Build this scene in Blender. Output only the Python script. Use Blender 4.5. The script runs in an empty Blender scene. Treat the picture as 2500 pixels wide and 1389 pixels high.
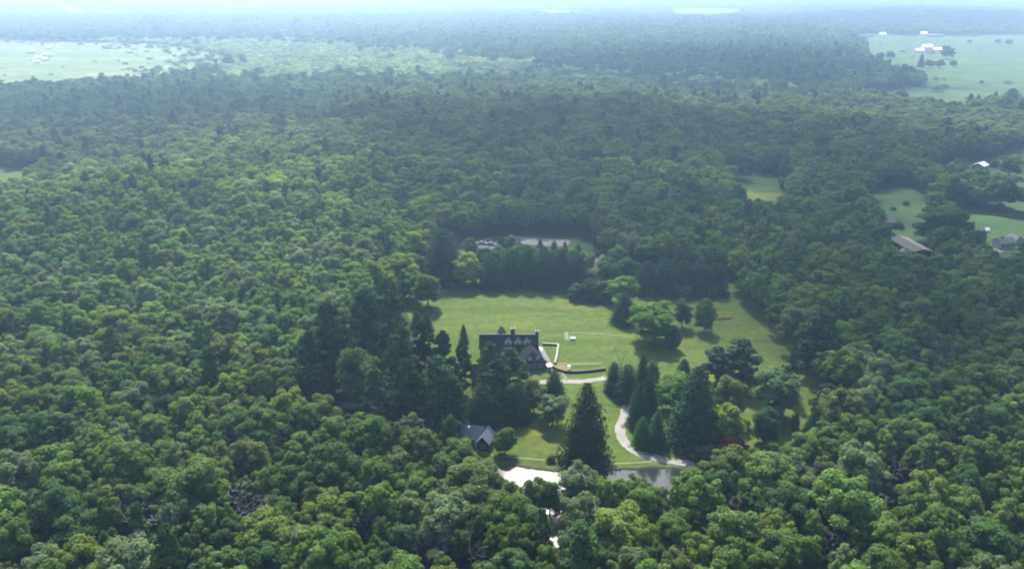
import bpy, bmesh, math, random
import numpy as np
from mathutils import Vector, Matrix

R_ = math.radians
SC = bpy.context.scene
COL = SC.collection

# ------------------------------------------------------------------ camera
W_, H_, F_ = 2500.0, 1389.0, 1962.0
CAMH = 120.0
PITCH = math.atan((H_ / 2 + 44) / F_)
cam_d = bpy.data.cameras.new('camera')
cam_d.sensor_fit = 'HORIZONTAL'; cam_d.sensor_width = 36.0; cam_d.lens = 36.0 * F_ / W_
cam_d.clip_start = 1.0; cam_d.clip_end = 40000.0
cam = bpy.data.objects.new('camera', cam_d); COL.objects.link(cam)
cam.location = (0, 0, CAMH); cam.rotation_euler = (R_(90) - PITCH, 0, 0)
SC.camera = cam

# ------------------------------------------------------------------ sky, sun, exposure
SUN_EL, SUN_AZ = R_(53), R_(-7.0)          # azimuth measured from +Y (view direction) towards +X
world = bpy.data.worlds.new('World'); SC.world = world; world.use_nodes = True
wn = world.node_tree; wn.nodes.clear()
wo = wn.nodes.new('ShaderNodeOutputWorld'); wb = wn.nodes.new('ShaderNodeBackground'); ws = wn.nodes.new('ShaderNodeTexSky')
ws.sky_type = 'NISHITA'; ws.sun_disc = False; ws.sun_elevation = SUN_EL; ws.sun_rotation = SUN_AZ
ws.air_density = 1.2; ws.dust_density = 2.0; ws.ozone_density = 1.5
wb.inputs['Strength'].default_value = 0.115
wn.links.new(ws.outputs[0], wb.inputs[0]); wn.links.new(wb.outputs[0], wo.inputs[0])
sl = bpy.data.lights.new('sun', 'SUN'); sl.energy = 4.9; sl.angle = R_(2.0); sl.color = (1.0, 0.94, 0.84)
sun = bpy.data.objects.new('sun', sl); COL.objects.link(sun)
CLOUDS = [(2080, 640, 110, 110, 110, 1), (1330, 520, 95, 70, 90, 2), (1750, 380, 260, 110, 110, 3), (400, 290, 230, 95, 75, 4), (2300, 900, 45, 42, 80, 5),
          (1000, 940, 38, 34, 70, 6), (1300, 330, 150, 110, 90, 7), (1700, 175, 300, 250, 140, 8), (2350, 55, 500, 500, 160, 9)]   # (photo x, y of its shade on the ground, half widths, thickness, seed)
SUN_DIR = Vector((math.sin(SUN_AZ) * math.cos(SUN_EL), math.cos(SUN_AZ) * math.cos(SUN_EL), math.sin(SUN_EL)))
sun.rotation_euler = SUN_DIR.to_track_quat('Z', 'Y').to_euler()
SC.view_settings.view_transform = 'Standard'; SC.view_settings.look = 'None'
SC.view_settings.exposure = 1.65; SC.view_settings.gamma = 1.0
SC.render.engine = 'CYCLES'
SC.cycles.max_bounces = 5; SC.cycles.diffuse_bounces = 3; SC.cycles.glossy_bounces = 2
SC.cycles.transmission_bounces = 3; SC.cycles.volume_bounces = 0; SC.cycles.transparent_max_bounces = 8
SC.cycles.filter_width = 2.0

# ------------------------------------------------------------------ pixel <-> world (2500 x 1389 photograph pixels)
CP, SP = math.cos(PITCH), math.sin(PITCH)
def ray(px, py):
    u = (px - W_ / 2) / F_; v = -(py - H_ / 2) / F_
    return Vector((u, CP + v * SP, -SP + v * CP))
def at(px, py, z=0.0):
    d = ray(px, py); t = (z - CAMH) / d.z
    return Vector((d.x * t, d.y * t, z))
def proj(x, y, z):
    dz = z - CAMH
    f = y * CP - dz * SP; up = y * SP + dz * CP
    return (W_ / 2 + F_ * x / f, H_ / 2 - F_ * up / f)
def top_z(px, ytop, ybase):
    p = at(px, ybase); d = ray(px, ytop)
    return CAMH + d.z * (p.y / d.y)
def px_per_m(p):
    f = p[1] * CP + CAMH * SP
    return F_ / f

# ------------------------------------------------------------------ naming helpers
def tag(o, label=None, cat=None, group=None, kind=None):
    if label: o['label'] = label
    if cat: o['category'] = cat
    if group: o['group'] = group
    if kind: o['kind'] = kind
    return o
def obj(name, mesh, mats=None, parent=None, loc=None):
    o = bpy.data.objects.new(name, mesh); COL.objects.link(o)
    if mats is not None:
        for m in (mats if isinstance(mats, (list, tuple)) else [mats]): mesh.materials.append(m)
    if parent: o.parent = parent
    if loc: o.location = loc
    return o
def empty(name, loc=(0, 0, 0), rz=0.0, label=None, cat=None, group=None):
    o = bpy.data.objects.new(name, None); COL.objects.link(o)
    o.empty_display_size = 1.0
    o.location = loc; o.rotation_euler = (0, 0, rz)
    return tag(o, label, cat, group)

# ------------------------------------------------------------------ materials
def newmat(name):
    m = bpy.data.materials.new(name); m.use_nodes = True
    nt = m.node_tree; nt.nodes.clear()
    out = nt.nodes.new('ShaderNodeOutputMaterial')
    return m, nt, out
def N(nt, t, **kw):
    n = nt.nodes.new(t)
    for k, v in kw.items(): setattr(n, k, v)
    return n
def mixrgb(nt, a, b, fac, mode='MIX'):
    n = nt.nodes.new('ShaderNodeMix'); n.data_type = 'RGBA'; n.blend_type = mode
    for s, v in ((0, fac), (6, a), (7, b)):
        if hasattr(v, 'links') or hasattr(v, 'is_linked'): nt.links.new(v, n.inputs[s])
        else: n.inputs[s].default_value = v if s == 0 else (*v, 1.0) if len(v) == 3 else v
    return n.outputs[2]
def noise(nt, scale, detail=4.0, rough=0.55, vec=None, dim='3D'):
    n = nt.nodes.new('ShaderNodeTexNoise'); n.inputs['Scale'].default_value = scale
    n.inputs['Detail'].default_value = detail; n.inputs['Roughness'].default_value = rough
    if vec is None:
        g = nt.nodes.new('ShaderNodeNewGeometry'); vec = g.outputs['Position']
    nt.links.new(vec, n.inputs['Vector'])
    return n.outputs['Fac']
def ramp(nt, val, stops):
    n = nt.nodes.new('ShaderNodeValToRGB'); cr = n.color_ramp
    while len(cr.elements) < len(stops): cr.elements.new(0.5)
    for e, (p, c) in zip(cr.elements, stops):
        e.position = p; e.color = (*c, 1.0)
    nt.links.new(val, n.inputs[0])
    return n.outputs[0]
def plain(name, col, rough=0.7, scale=1.5, amt=0.35, spec=0.3, metal=0.0):
    """a real surface with a little wear: colour varies with a world-space noise"""
    m, nt, out = newmat(name)
    b = N(nt, 'ShaderNodeBsdfPrincipled')
    f = noise(nt, scale, 5.0)
    c = ramp(nt, f, [(0.25, tuple(x * (1 - amt) for x in col)), (0.75, tuple(min(1, x * (1 + amt * 0.6)) for x in col))])
    nt.links.new(c, b.inputs['Base Color'])
    b.inputs['Roughness'].default_value = rough
    b.inputs['Specular IOR Level'].default_value = spec
    b.inputs['Metallic'].default_value = metal
    nt.links.new(b.outputs[0], out.inputs[0])
    return m
def leafmat(name, trans=0.38):
    """leaves: tint comes from the tree, small differences from leaf clump to leaf clump"""
    m, nt, out = newmat(name)
    a = N(nt, 'ShaderNodeAttribute', attribute_name='tint', attribute_type='INSTANCER')
    v = N(nt, 'ShaderNodeAttribute', attribute_name='var', attribute_type='GEOMETRY')
    mul = N(nt, 'ShaderNodeVectorMath', operation='SCALE')
    nt.links.new(a.outputs['Vector'], mul.inputs[0]); nt.links.new(v.outputs['Fac'], mul.inputs['Scale'])
    yel = mixrgb(nt, mul.outputs[0], (1.15, 1.02, 0.55), 1.0, 'MULTIPLY')
    d = N(nt, 'ShaderNodeBsdfDiffuse'); t = N(nt, 'ShaderNodeBsdfTranslucent'); mx = N(nt, 'ShaderNodeMixShader')
    nt.links.new(mul.outputs[0], d.inputs[0]); nt.links.new(yel, t.inputs[0])
    mx.inputs[0].default_value = trans
    nt.links.new(d.outputs[0], mx.inputs[1]); nt.links.new(t.outputs[0], mx.inputs[2])
    nt.links.new(mx.outputs[0], out.inputs[0])
    return m
M_leaf = leafmat('broad leaves', 0.50)
M_needle = leafmat('needles', 0.15)
M_bark = plain('bark', (0.07, 0.055, 0.045), 0.9, 2.0)
M_dead = plain('bare grey branches', (0.145, 0.142, 0.136), 0.9, 1.0)

def ground_mat(name, c1, c2, c3=None, s1=0.02, s2=0.25, rough=0.95, stripes=None):
    m, nt, out = newmat(name)
    b = N(nt, 'ShaderNodeBsdfPrincipled')
    f1 = noise(nt, s1, 5.0, 0.6); f2 = noise(nt, s2, 4.0, 0.65)
    c = ramp(nt, f1, [(0.36, c1), (0.64, c2)])
    if c3: c = mixrgb(nt, c, c3, ramp(nt, noise(nt, s1 * 2.3, 3.0), [(0.56, (0, 0, 0)), (0.70, (1, 1, 1))]))
    c = mixrgb(nt, c, ramp(nt, f2, [(0.3, (0.68, 0.68, 0.68)), (0.72, (1.28, 1.28, 1.28))]), 1.0, 'MULTIPLY')
    if stripes:
        g = nt.nodes.new('ShaderNodeNewGeometry'); mp = nt.nodes.new('ShaderNodeMapping'); mp.vector_type = 'POINT'
        mp.inputs['Scale'].default_value = stripes
        mp.inputs['Rotation'].default_value = (0, 0, 0.06)
        nt.links.new(g.outputs['Position'], mp.inputs[0])
        f3 = noise(nt, 1.0, 3.0, 0.6, vec=mp.outputs[0])
        c = mixrgb(nt, c, ramp(nt, f3, [(0.35, (0.80, 0.84, 0.80)), (0.65, (1.18, 1.12, 1.1))]), 1.0, 'MULTIPLY')
    nt.links.new(c, b.inputs['Base Color'])
    b.inputs['Roughness'].default_value = rough; b.inputs['Specular IOR Level'].default_value = 0.1
    nt.links.new(b.outputs[0], out.inputs[0])
    return m
M_floor = ground_mat('forest floor', (0.012, 0.017, 0.008), (0.022, 0.025, 0.012), s1=0.02)
M_lawn = ground_mat('mown lawn', (0.038, 0.064, 0.009), (0.054, 0.075, 0.011), (0.084, 0.092, 0.014), s1=0.017, s2=0.35, stripes=(0.012, 0.16, 1))
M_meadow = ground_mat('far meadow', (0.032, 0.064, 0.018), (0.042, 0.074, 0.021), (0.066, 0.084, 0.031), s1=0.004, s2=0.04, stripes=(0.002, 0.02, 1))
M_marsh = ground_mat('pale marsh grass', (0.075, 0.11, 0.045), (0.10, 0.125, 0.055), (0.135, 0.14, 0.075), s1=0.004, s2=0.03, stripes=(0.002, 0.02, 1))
M_tan = ground_mat('dry tan field', (0.06, 0.075, 0.035), (0.10, 0.095, 0.05), s1=0.01)
M_gravel = ground_mat('gravel', (0.15, 0.145, 0.13), (0.19, 0.18, 0.165), s1=0.2, s2=2.5)
M_asph = ground_mat('grey tarmac', (0.07, 0.07, 0.075), (0.09, 0.09, 0.095), s1=0.1, s2=1.5)
M_path = ground_mat('worn grass path', (0.11, 0.115, 0.062), (0.135, 0.135, 0.075), s1=0.2, s2=2.0)
M_soil = ground_mat('dry soil', (0.09, 0.075, 0.045), (0.13, 0.11, 0.065), s1=0.3, s2=2.0)

M_roof = plain('dark slate shingles', (0.015, 0.018, 0.026), 0.95, 1.2, 0.3, 0.03)
M_stone = plain('grey stone wall', (0.075, 0.072, 0.072), 0.9, 1.6, 0.4)
M_darkwall = plain('dark brown timber wall', (0.030, 0.025, 0.023), 0.85, 1.0)
M_trim = plain('weathered white trim', (0.32, 0.35, 0.36), 0.6, 1.0, 0.2)
M_white = plain('white paint', (0.60, 0.60, 0.59), 0.5, 0.8, 0.1)
M_whiteroof = plain('white metal roof', (0.86, 0.86, 0.86), 0.4, 0.3, 0.06)
M_cope = plain('pale stone coping', (0.19, 0.185, 0.16), 0.85, 1.5, 0.3)
M_brick = plain('red brick', (0.26, 0.14, 0.11), 0.9, 2.0, 0.35)
M_blueroof = plain('blue grey shingles', (0.045, 0.058, 0.078), 0.85, 1.0, 0.3, 0.1)
M_redbarn = plain('dark red brown boards', (0.10, 0.055, 0.055), 0.85, 1.0)
M_glass = plain('window glass', (0.03, 0.04, 0.05), 0.1, 0.5, 0.2, 0.6)
M_bluewall = plain('pale blue clapboard', (0.20, 0.26, 0.36), 0.7, 1.0, 0.2)
M_tyre = plain('tyre rubber', (0.02, 0.02, 0.02), 0.9)
M_tanroof = plain('weathered tan roof', (0.075, 0.068, 0.064), 0.9, 0.5, 0.25)
M_greyroof = plain('grey shingles', (0.11, 0.10, 0.10), 0.8, 0.8, 0.25)

# ------------------------------------------------------------------ terrain
MOUNDS = []    # (x, y, radius, height) gentle rises under the woods, kept away from lawns and fields
def mound(px, py, r, h):
    p = at(px, py); MOUNDS.append((p.x, p.y, r, h))
mound(330, 560, 55, 6.0); mound(60, 640, 45, 5.0); mound(640, 480, 60, 6.0)
mound(1500, 330, 120, 10.0); mound(2150, 740, 50, 4.0); mound(700, 330, 110, 9.0); mound(1350, 430, 70, 5.0)
mound(2250, 40, 420, 14.0)
CS = []; CLEAR = []
def height_true(x, y):
    x = np.asarray(x, float); y = np.asarray(y, float)
    z = np.zeros_like(x)
    for mx, my, r, h in MOUNDS: z += h * np.exp(-((x - mx) ** 2 + (y - my) ** 2) / (2 * r * r))
    if not CS:
        for c in CLEAR:
            c = np.array(c); d = np.roll(c, -1, 0)
            for t in (0, .25, .5, .75): CS.append(c * (1 - t) + d * t)
        CS[:] = [np.concatenate(CS)]
    P = CS[0]; sh = x.shape; xf, yf = x.ravel(), y.ravel(); dm = np.full(xf.shape, 1e9); hot = z.ravel() > 0.1
    for p in P[::2]: dm[hot] = np.minimum(dm[hot], (xf[hot] - p[0]) ** 2 + (yf[hot] - p[1]) ** 2)
    dm = np.sqrt(dm) / (0.11 * np.maximum(yf, 150)); ins = np.zeros(xf.shape, bool)
    for c in CLEAR: ins |= in_poly(xf, yf, c)
    m_ = np.clip(dm - 0.6, 0, 1); m_ = np.where(ins, 0, m_ * m_ * (3 - 2 * m_)).reshape(sh)
    return np.maximum(z * m_ - 0.3, 0.0)
HG = []
def height(x, y):
    """height of the ground sheet itself, read off its grid"""
    if not HG: grid_mesh()
    xs, ys, Z = HG
    x = np.asarray(x, float); y = np.asarray(y, float)
    i = np.clip(np.searchsorted(xs, x) - 1, 0, len(xs) - 2); j = np.clip(np.searchsorted(ys, y) - 1, 0, len(ys) - 2)
    u = (x - xs[i]) / (xs[i + 1] - xs[i]); v = (y - ys[j]) / (ys[j + 1] - ys[j])
    return (Z[j, i] * (1 - u) + Z[j, i + 1] * u) * (1 - v) + (Z[j + 1, i] * (1 - u) + Z[j + 1, i + 1] * u) * v
def grid_mesh():
    n = 260
    u = np.linspace(-1, 1, n); xs = 9000 * np.sign(u) * (np.abs(u) ** 2.4)
    v = np.linspace(0, 1, n); ys = -800 + 12800 * v ** 2.2
    X, Y = np.meshgrid(xs, ys)
    if not HG: HG.extend((xs, ys, height_true(X, Y)))
    Z = HG[2]
    vs = np.stack([X, Y, Z], -1).reshape(-1, 3)
    i = np.arange((n - 1) * n).reshape(n - 1, n)[:, :-1].ravel()
    fs = np.stack([i, i + 1, i + n + 1, i + n], -1)
    me = bpy.data.meshes.new('ground'); me.from_pydata(vs.tolist(), [], fs.tolist())
    for p in me.polygons: p.use_smooth = True
    return me

def smooth_poly(pts, closed=True, n=6):
    P = [Vector(p) for p in pts]; out = []; k = len(P)
    rng = range(k) if closed else range(k - 1)
    for i in rng:
        if closed: a, b, c, d = P[i - 1], P[i], P[(i + 1) % k], P[(i + 2) % k]
        else: a, b, c, d = P[max(i - 1, 0)], P[i], P[i + 1], P[min(i + 2, k - 1)]
        for j in range(n):
            t = j / n
            out.append(0.5 * ((2 * b) + (c - a) * t + (2 * a - 5 * b + 4 * c - d) * t * t + (3 * b - a - 3 * c + d) * t ** 3))
    if not closed: out.append(P[-1])
    return out
def gpoly(pix, smooth=True):
    pts = [at(x, y) for x, y in pix]
    return smooth_poly(pts, True, 5) if smooth else pts
def sheet(name, pix, mat, z, label, smooth=True, cat=None):
    pts = gpoly(pix, smooth)
    bm = bmesh.new(); vs = [bm.verts.new((p.x, p.y, z)) for p in pts]
    f = bm.faces.new(vs)
    if f.normal.z < 0: f.normal_flip()
    f.normal_update()
    if f.normal.z < 0: f.normal_flip()
    bmesh.ops.triangulate(bm, faces=bm.faces[:])
    me = bpy.data.meshes.new(name); bm.to_mesh(me); bm.free()
    return tag(obj(name, me, mat), label, cat, kind='structure')
def ribbon(name, pix, width, mat, z, label, cat='path', kind='structure'):
    pts = smooth_poly([at(x, y) for x, y in pix], False, 8)
    bm = bmesh.new(); L = []
    rnd = random.Random(len(pix) + int(width * 10))
    for i, p in enumerate(pts):
        d = (pts[min(i + 1, len(pts) - 1)] - pts[max(i - 1, 0)]); d.z = 0; d.normalize()
        s = Vector((-d.y, d.x, 0)) * width * 0.5 * rnd.uniform(0.86, 1.14)
        L.append((bm.verts.new((p.x + s.x, p.y + s.y, z)), bm.verts.new((p.x - s.x, p.y - s.y, z))))
    for (a, b), (c, d) in zip(L, L[1:]): bm.faces.new((b, d, c, a))
    me = bpy.data.meshes.new(name); bm.to_mesh(me); bm.free()
    return tag(obj(name, me, mat), label, cat, kind=kind)
def in_poly(x, y, poly):
    ins = np.zeros(np.shape(x), bool); j = len(poly) - 1
    for i in range(len(poly)):
        xi, yi = poly[i][0], poly[i][1]; xj, yj = poly[j][0], poly[j][1]
        c = ((yi > y) != (yj > y)) & (x < (xj - xi) * (y - yi) / (yj - yi + 1e-12) + xi)
        ins ^= c; j = i
    return ins

# ground polygons the forest keeps out of
def clear(pix, smooth=False):
    CLEAR.append([(p.x, p.y) for p in gpoly(pix, smooth)])

# estate: lawn, grove and pond
ESTATE = [(1042, 692), (1062, 566), (1122, 590), (1160, 580), (1235, 574), (1400, 574), (1440, 590), (1490, 640), (1560, 655), (1775, 680), (1812, 735), (1880, 800), (1970, 910),
          (2040, 1010), (2020, 1120), (1860, 1190), (1730, 1225), (1660, 1275), (1560, 1290), (1480, 1300), (1425, 1335), (1340, 1335),
          (1270, 1290), (1190, 1240), (1128, 1212), (1085, 1165), (1000, 1120), (880, 1100), (735, 1080), (715, 1000), (770, 900), (930, 780)]
clear(ESTATE)
LAWN = [(1030, 670), (1075, 684), (1440, 686), (1490, 700), (1560, 690), (1800, 690), (1870, 770), (1990, 890), (2060, 1010), (2040, 1090), (1900, 1142),
        (1720, 1146), (1580, 1148), (1477, 1152), (1334, 1152), (1247, 1140), (1120, 1130), (1090, 1060), (1150, 990), (1060, 900), (1010, 800), (985, 752), (990, 700)]
sheet('lawn', LAWN, M_lawn, 0.03, 'broad green lawn running from the back hedge to the pond', smooth=False, cat='lawn')
POND = [(1190, 1133), (1247, 1137), (1334, 1150), (1400, 1152), (1477, 1149), (1620, 1144), (1690, 1150), (1690, 1200), (1640, 1235), (1560, 1262), (1480, 1270),
        (1405, 1318), (1395, 1350), (1340, 1350), (1330, 1300), (1290, 1268), (1225, 1225), (1192, 1180)]

m, nt, out = newmat('pond water')
b = N(nt, 'ShaderNodeBsdfPrincipled'); b.inputs['Base Color'].default_value = (0.012, 0.014, 0.012, 1)
b.inputs['Roughness'].default_value = 0.06; b.inputs['IOR'].default_value = 1.38; b.inputs['Specular IOR Level'].default_value = 1.0
bp = N(nt, 'ShaderNodeBump'); bp.inputs['Strength'].default_value = 0.25; bp.inputs['Distance'].default_value = 0.08
nt.links.new(noise(nt, 1.6, 3.0), bp.inputs['Height']); nt.links.new(bp.outputs[0], b.inputs['Normal'])
g = N(nt, 'ShaderNodeNewGeometry'); sx = N(nt, 'ShaderNodeSeparateXYZ'); nt.links.new(g.outputs['Position'], sx.inputs[0])
ad = N(nt, 'ShaderNodeMath', operation='MULTIPLY_ADD'); nt.links.new(noise(nt, .06, 2.0), ad.inputs[0]); ad.inputs[1].default_value = 14.0; nt.links.new(sx.outputs[0], ad.inputs[2])
mr = N(nt, 'ShaderNodeMapRange'); nt.links.new(ad.outputs[0], mr.inputs[0]); mr.inputs[1].default_value = 20.0; mr.inputs[2].default_value = 30.0
mr.inputs[3].default_value = 0.38; mr.inputs[4].default_value = 0.05   # breeze ruffles the left half, the right lies still
m2 = N(nt, 'ShaderNodeMapRange'); nt.links.new(ad.outputs[0], m2.inputs[0]); m2.inputs[1].default_value = 2.0; m2.inputs[2].default_value = 7.0
m2.inputs[3].default_value = 0.06; m2.inputs[4].default_value = 0.40
mn = N(nt, 'ShaderNodeMath', operation='MINIMUM'); nt.links.new(mr.outputs[0], mn.inputs[0]); nt.links.new(m2.outputs[0], mn.inputs[1]); nt.links.new(mn.outputs[0], b.inputs['Roughness'])
nt.links.new(b.outputs[0], out.inputs[0]); M_water = m
sheet('pond', POND, M_water, 0.06, 'still pond reflecting the bright sky below the lawn', cat='pond')

clear([(1335, 1262), (1398, 1262), (1402, 1400), (1330, 1400)])
# fields and far meadows (photo pixels of the ground they stand on)
F = dict(
    parking=[(1122, 612), (1150, 588), (1230, 576), (1400, 576), (1440, 592), (1470, 640), (1440, 660), (1300, 640), (1160, 632)],
    glade=[(1772, 434), (1800, 425), (1860, 420), (1898, 440), (1925, 520), (1890, 545), (1840, 530), (1790, 485)],
    paddock=[(2105, 505), (2150, 466), (2215, 458), (2255, 480), (2275, 510), (2265, 575), (2200, 590), (2130, 575)],
    slope=[(2285, 490), (2370, 512), (2440, 520), (2540, 535), (2560, 640), (2420, 628), (2350, 600), (2300, 545)],
    yard=[(2292, 474), (2290, 408), (2400, 390), (2520, 362), (2560, 510), (2440, 500), (2390, 470), (2330, 436)],
    glen=[(-40, 412), (60, 414), (100, 436), (60, 480), (-40, 482)],
    fieldright=[(2075, 86), (2300, 88), (2560, 92), (2600, 272), (2420, 272), (2330, 284), (2240, 268), (2150, 250), (2085, 236), (2240, 211), (2243, 197), (2140, 168), (2114, 146), (2110, 110)],
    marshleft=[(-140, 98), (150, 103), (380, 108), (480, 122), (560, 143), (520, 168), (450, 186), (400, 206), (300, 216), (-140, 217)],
    strip=[(1330, 178), (1430, 179), (1520, 186), (1625, 190), (1610, 217), (1540, 207), (1400, 198)],
    tanfar=[(1640, 22), (1810, 24), (1790, 42), (1650, 42)],
    tanmid=[(1310, 26), (1400, 28), (1390, 40), (1320, 40)],
    brightleft=[(140, 20), (200, 22), (250, 27), (320, 36), (290, 43), (230, 38), (160, 40)],
    brightmid=[(530, 14), (640, 13), (700, 16), (640, 20), (580, 25), (540, 21)],
)
def fld(key, name, mat, label, z=0.03):
    sheet(name, F[key], mat, z, label, cat='field'); clear(F[key], True)
fld('parking', 'meadow', M_meadow, 'small green clearing around the gravel car park behind the hedge', 0.05)
fld('glade', 'meadow', M_lawn, 'small bright green glade enclosed by woods right of centre')
fld('paddock', 'meadow', M_meadow, 'green paddock with low bushes beside the woods at right')
fld('slope', 'meadow', M_meadow, 'sloping green field above the dark barn at right edge')
fld('yard', 'meadow', M_meadow, 'grassy yard around the white roofed barn at right')
fld('glen', 'meadow', M_lawn, 'small dark green clearing in the woods at the left edge')
fld('fieldright', 'field', M_meadow, 'wide pale green farm field at the upper right')
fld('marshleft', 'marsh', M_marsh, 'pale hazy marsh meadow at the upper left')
fld('strip', 'marsh', M_marsh, 'thin pale clearing in the far woods above centre')
for k, l in (('tanfar', 'far tan stubble field near the top right of centre'), ('tanmid', 'far tan field near the top centre'),
             ('brightleft', 'far bright clearing at the top left'), ('brightmid', 'far bright clearing at the top left of centre')):
    p = F[k]; sheet('field', p, M_tan, 0.5, l, cat='field'); clear(p, True)
clear([(2140, 555), (2200, 560), (2265, 600), (2290, 690), (2200, 700), (2150, 640)])
clear([(2335, 560), (2500, 590), (2500, 690), (2420, 690), (2345, 620)])
clear([(1950, 880), (2000, 865), (2010, 910), (1975, 930)])
clear([(1012, 672), (1026, 640), (1044, 640), (1036, 680)])

tag(obj('ground', grid_mesh(), M_floor), 'dark woodland floor under the whole forest', 'ground', kind='structure')

# drives, paths and hard ground
ribbon('driveway', [(1530, 990), (1524, 1020), (1514, 1046), (1522, 1075), (1556, 1104), (1620, 1122), (1700, 1134)], 2.9, M_gravel, 0.07, 'pale gravel drive curving past the conifers to the pond', 'road')
ribbon('driveway', [(1318, 933), (1370, 931), (1420, 931), (1485, 922), (1530, 912)], 2.6, M_gravel, 0.07, 'pale gravel drive below the house terrace', 'road')
ribbon('path', [(1130, 1088), (1190, 1108), (1250, 1116), (1340, 1124), (1430, 1131), (1520, 1131), (1590, 1127)], 0.55, M_path, 0.07, 'thin worn path along the pond bank')
ribbon('path', [(1362, 886), (1400, 889), (1470, 887)], 0.8, M_path, 0.07, 'straight pale path across the terraced garden')
ribbon('path', [(1352, 900), (1368, 908), (1378, 918), (1384, 930)], 0.8, M_path, 0.08, 'short curved path from the terrace down to the drive')
ribbon('path', [(1328, 872), (1340, 884), (1356, 898)], 0.9, M_cope, 0.08, 'pale stone steps running diagonally from the house corner')
ribbon('path', [(1395, 812), (1450, 814), (1500, 818), (1545, 824)], 0.6, M_path, 0.07, 'faint pale mown line on the upper lawn')
ribbon('path', [(1382, 811), (1384, 830)], 1.2, M_path, 0.075, 'short pale strip on the upper lawn')
ribbon('road', [(700, 1000), (745, 987), (800, 985), (870, 992)], 3.5, M_asph, 0.05, 'grey lane under the trees left of the grove', 'road')
ribbon('road', [(1016, 676), (1026, 660), (1036, 636), (1046, 618)], 3.6, M_asph, 0.05, 'grey lane entering the woods left of the lawn', 'road')
ribbon('road', [(2352, 592), (2385, 602), (2410, 622), (2445, 648), (2470, 668)], 3.2, M_gravel, 0.06, 'pale farm track curving below the dark barn', 'road')
ribbon('road', [(1435, 652), (1446, 640), (1470, 625), (1500, 612)], 3.0, M_gravel, 0.09, 'pale track beyond the right end of the hedge', 'road')
sheet('parking_lot', [(1232, 579), (1260, 578), (1330, 582), (1392, 588), (1385, 603), (1300, 598), (1240, 592)], M_gravel, 0.10, 'pale gravel car park behind the hedge trees', False, 'car park')
sheet('yard_ground', [(1120, 596), (1160, 588), (1215, 588), (1212, 606), (1140, 612)], M_asph, 0.10, 'grey parking yard behind the bright tree', False, 'car park')
sheet('yard_ground', [(2412, 604), (2430, 588), (2480, 588), (2475, 606), (2440, 618)], M_gravel, 0.10, 'pale gravel yard by the grey farmhouse', False, 'yard')
sheet('garden_bed', [(1345, 893), (1375, 890), (1385, 902), (1362, 912), (1338, 905)], M_soil, 0.06, 'bare soil garden bed by the terrace corner', True, 'garden bed')
sheet('pool', [(1560, 196), (1585, 192), (1612, 195), (1590, 201), (1566, 214)], M_water, 0.08, 'far small pond glinting in the woods', True, 'pond')

# ------------------------------------------------------------------ generic mesh builder
class MB:
    def __init__(s): s.v = []; s.f = []
    def box(s, x0, x1, y0, y1, z0, z1):
        k = len(s.v)
        s.v += [(x0, y0, z0), (x1, y0, z0), (x1, y1, z0), (x0, y1, z0), (x0, y0, z1), (x1, y0, z1), (x1, y1, z1), (x0, y1, z1)]
        s.f += [(k, k + 3, k + 2, k + 1), (k + 4, k + 5, k + 6, k + 7), (k, k + 1, k + 5, k + 4), (k + 1, k + 2, k + 6, k + 5), (k + 2, k + 3, k + 7, k + 6), (k + 3, k, k + 4, k + 7)]
        return s
    def prism(s, prof, axis, a, b):
        """closed profile (list of 2-D points) extruded along axis 'x' or 'y' from a to b"""
        k = len(s.v); n = len(prof)
        for t in (a, b):
            for p, z in prof: s.v.append((t, p, z) if axis == 'x' else (p, t, z))
        s.f.append(tuple(range(k, k + n))); s.f.append(tuple(range(k + 2 * n - 1, k + n - 1, -1)))
        for i in range(n):
            j = (i + 1) % n
            s.f.append((k + i, k + j, k + n + j, k + n + i))
        return s
    def tube(s, pts, rad, n=6, cap=True):
        k = len(s.v); m = len(pts)
        for i, p in enumerate(pts):
            p = Vector(p); d = (Vector(pts[min(i + 1, m - 1)]) - Vector(pts[max(i - 1, 0)])).normalized()
            a = d.cross(Vector((0.3, 1, 0.1)) if abs(d.y) < 0.9 else Vector((1, 0, 0.1))).normalized(); c = d.cross(a)
            r = rad[i]
            for q in range(n):
                t = 2 * math.pi * q / n; w = p + a * (math.cos(t) * r) + c * (math.sin(t) * r)
                s.v.append(tuple(w))
        for i in range(m - 1):
            for q in range(n):
                e = (q + 1) % n
                s.f.append((k + i * n + q, k + i * n + e, k + (i + 1) * n + e, k + (i + 1) * n + q))
        if cap: s.f.append(tuple(range(k + (m - 1) * n, k + m * n)))
        return s
    def mesh(s, name):
        me = bpy.data.meshes.new(name); me.from_pydata(s.v, [], s.f)
        bm = bmesh.new(); bm.from_mesh(me); bmesh.ops.recalc_face_normals(bm, faces=bm.faces[:]); bm.to_mesh(me); bm.free()
        return me
    def build(s, name, mat, parent=None, label=None):
        o = obj(name, s.mesh(name), mat, parent)
        if label: o['label'] = label
        return o

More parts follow.
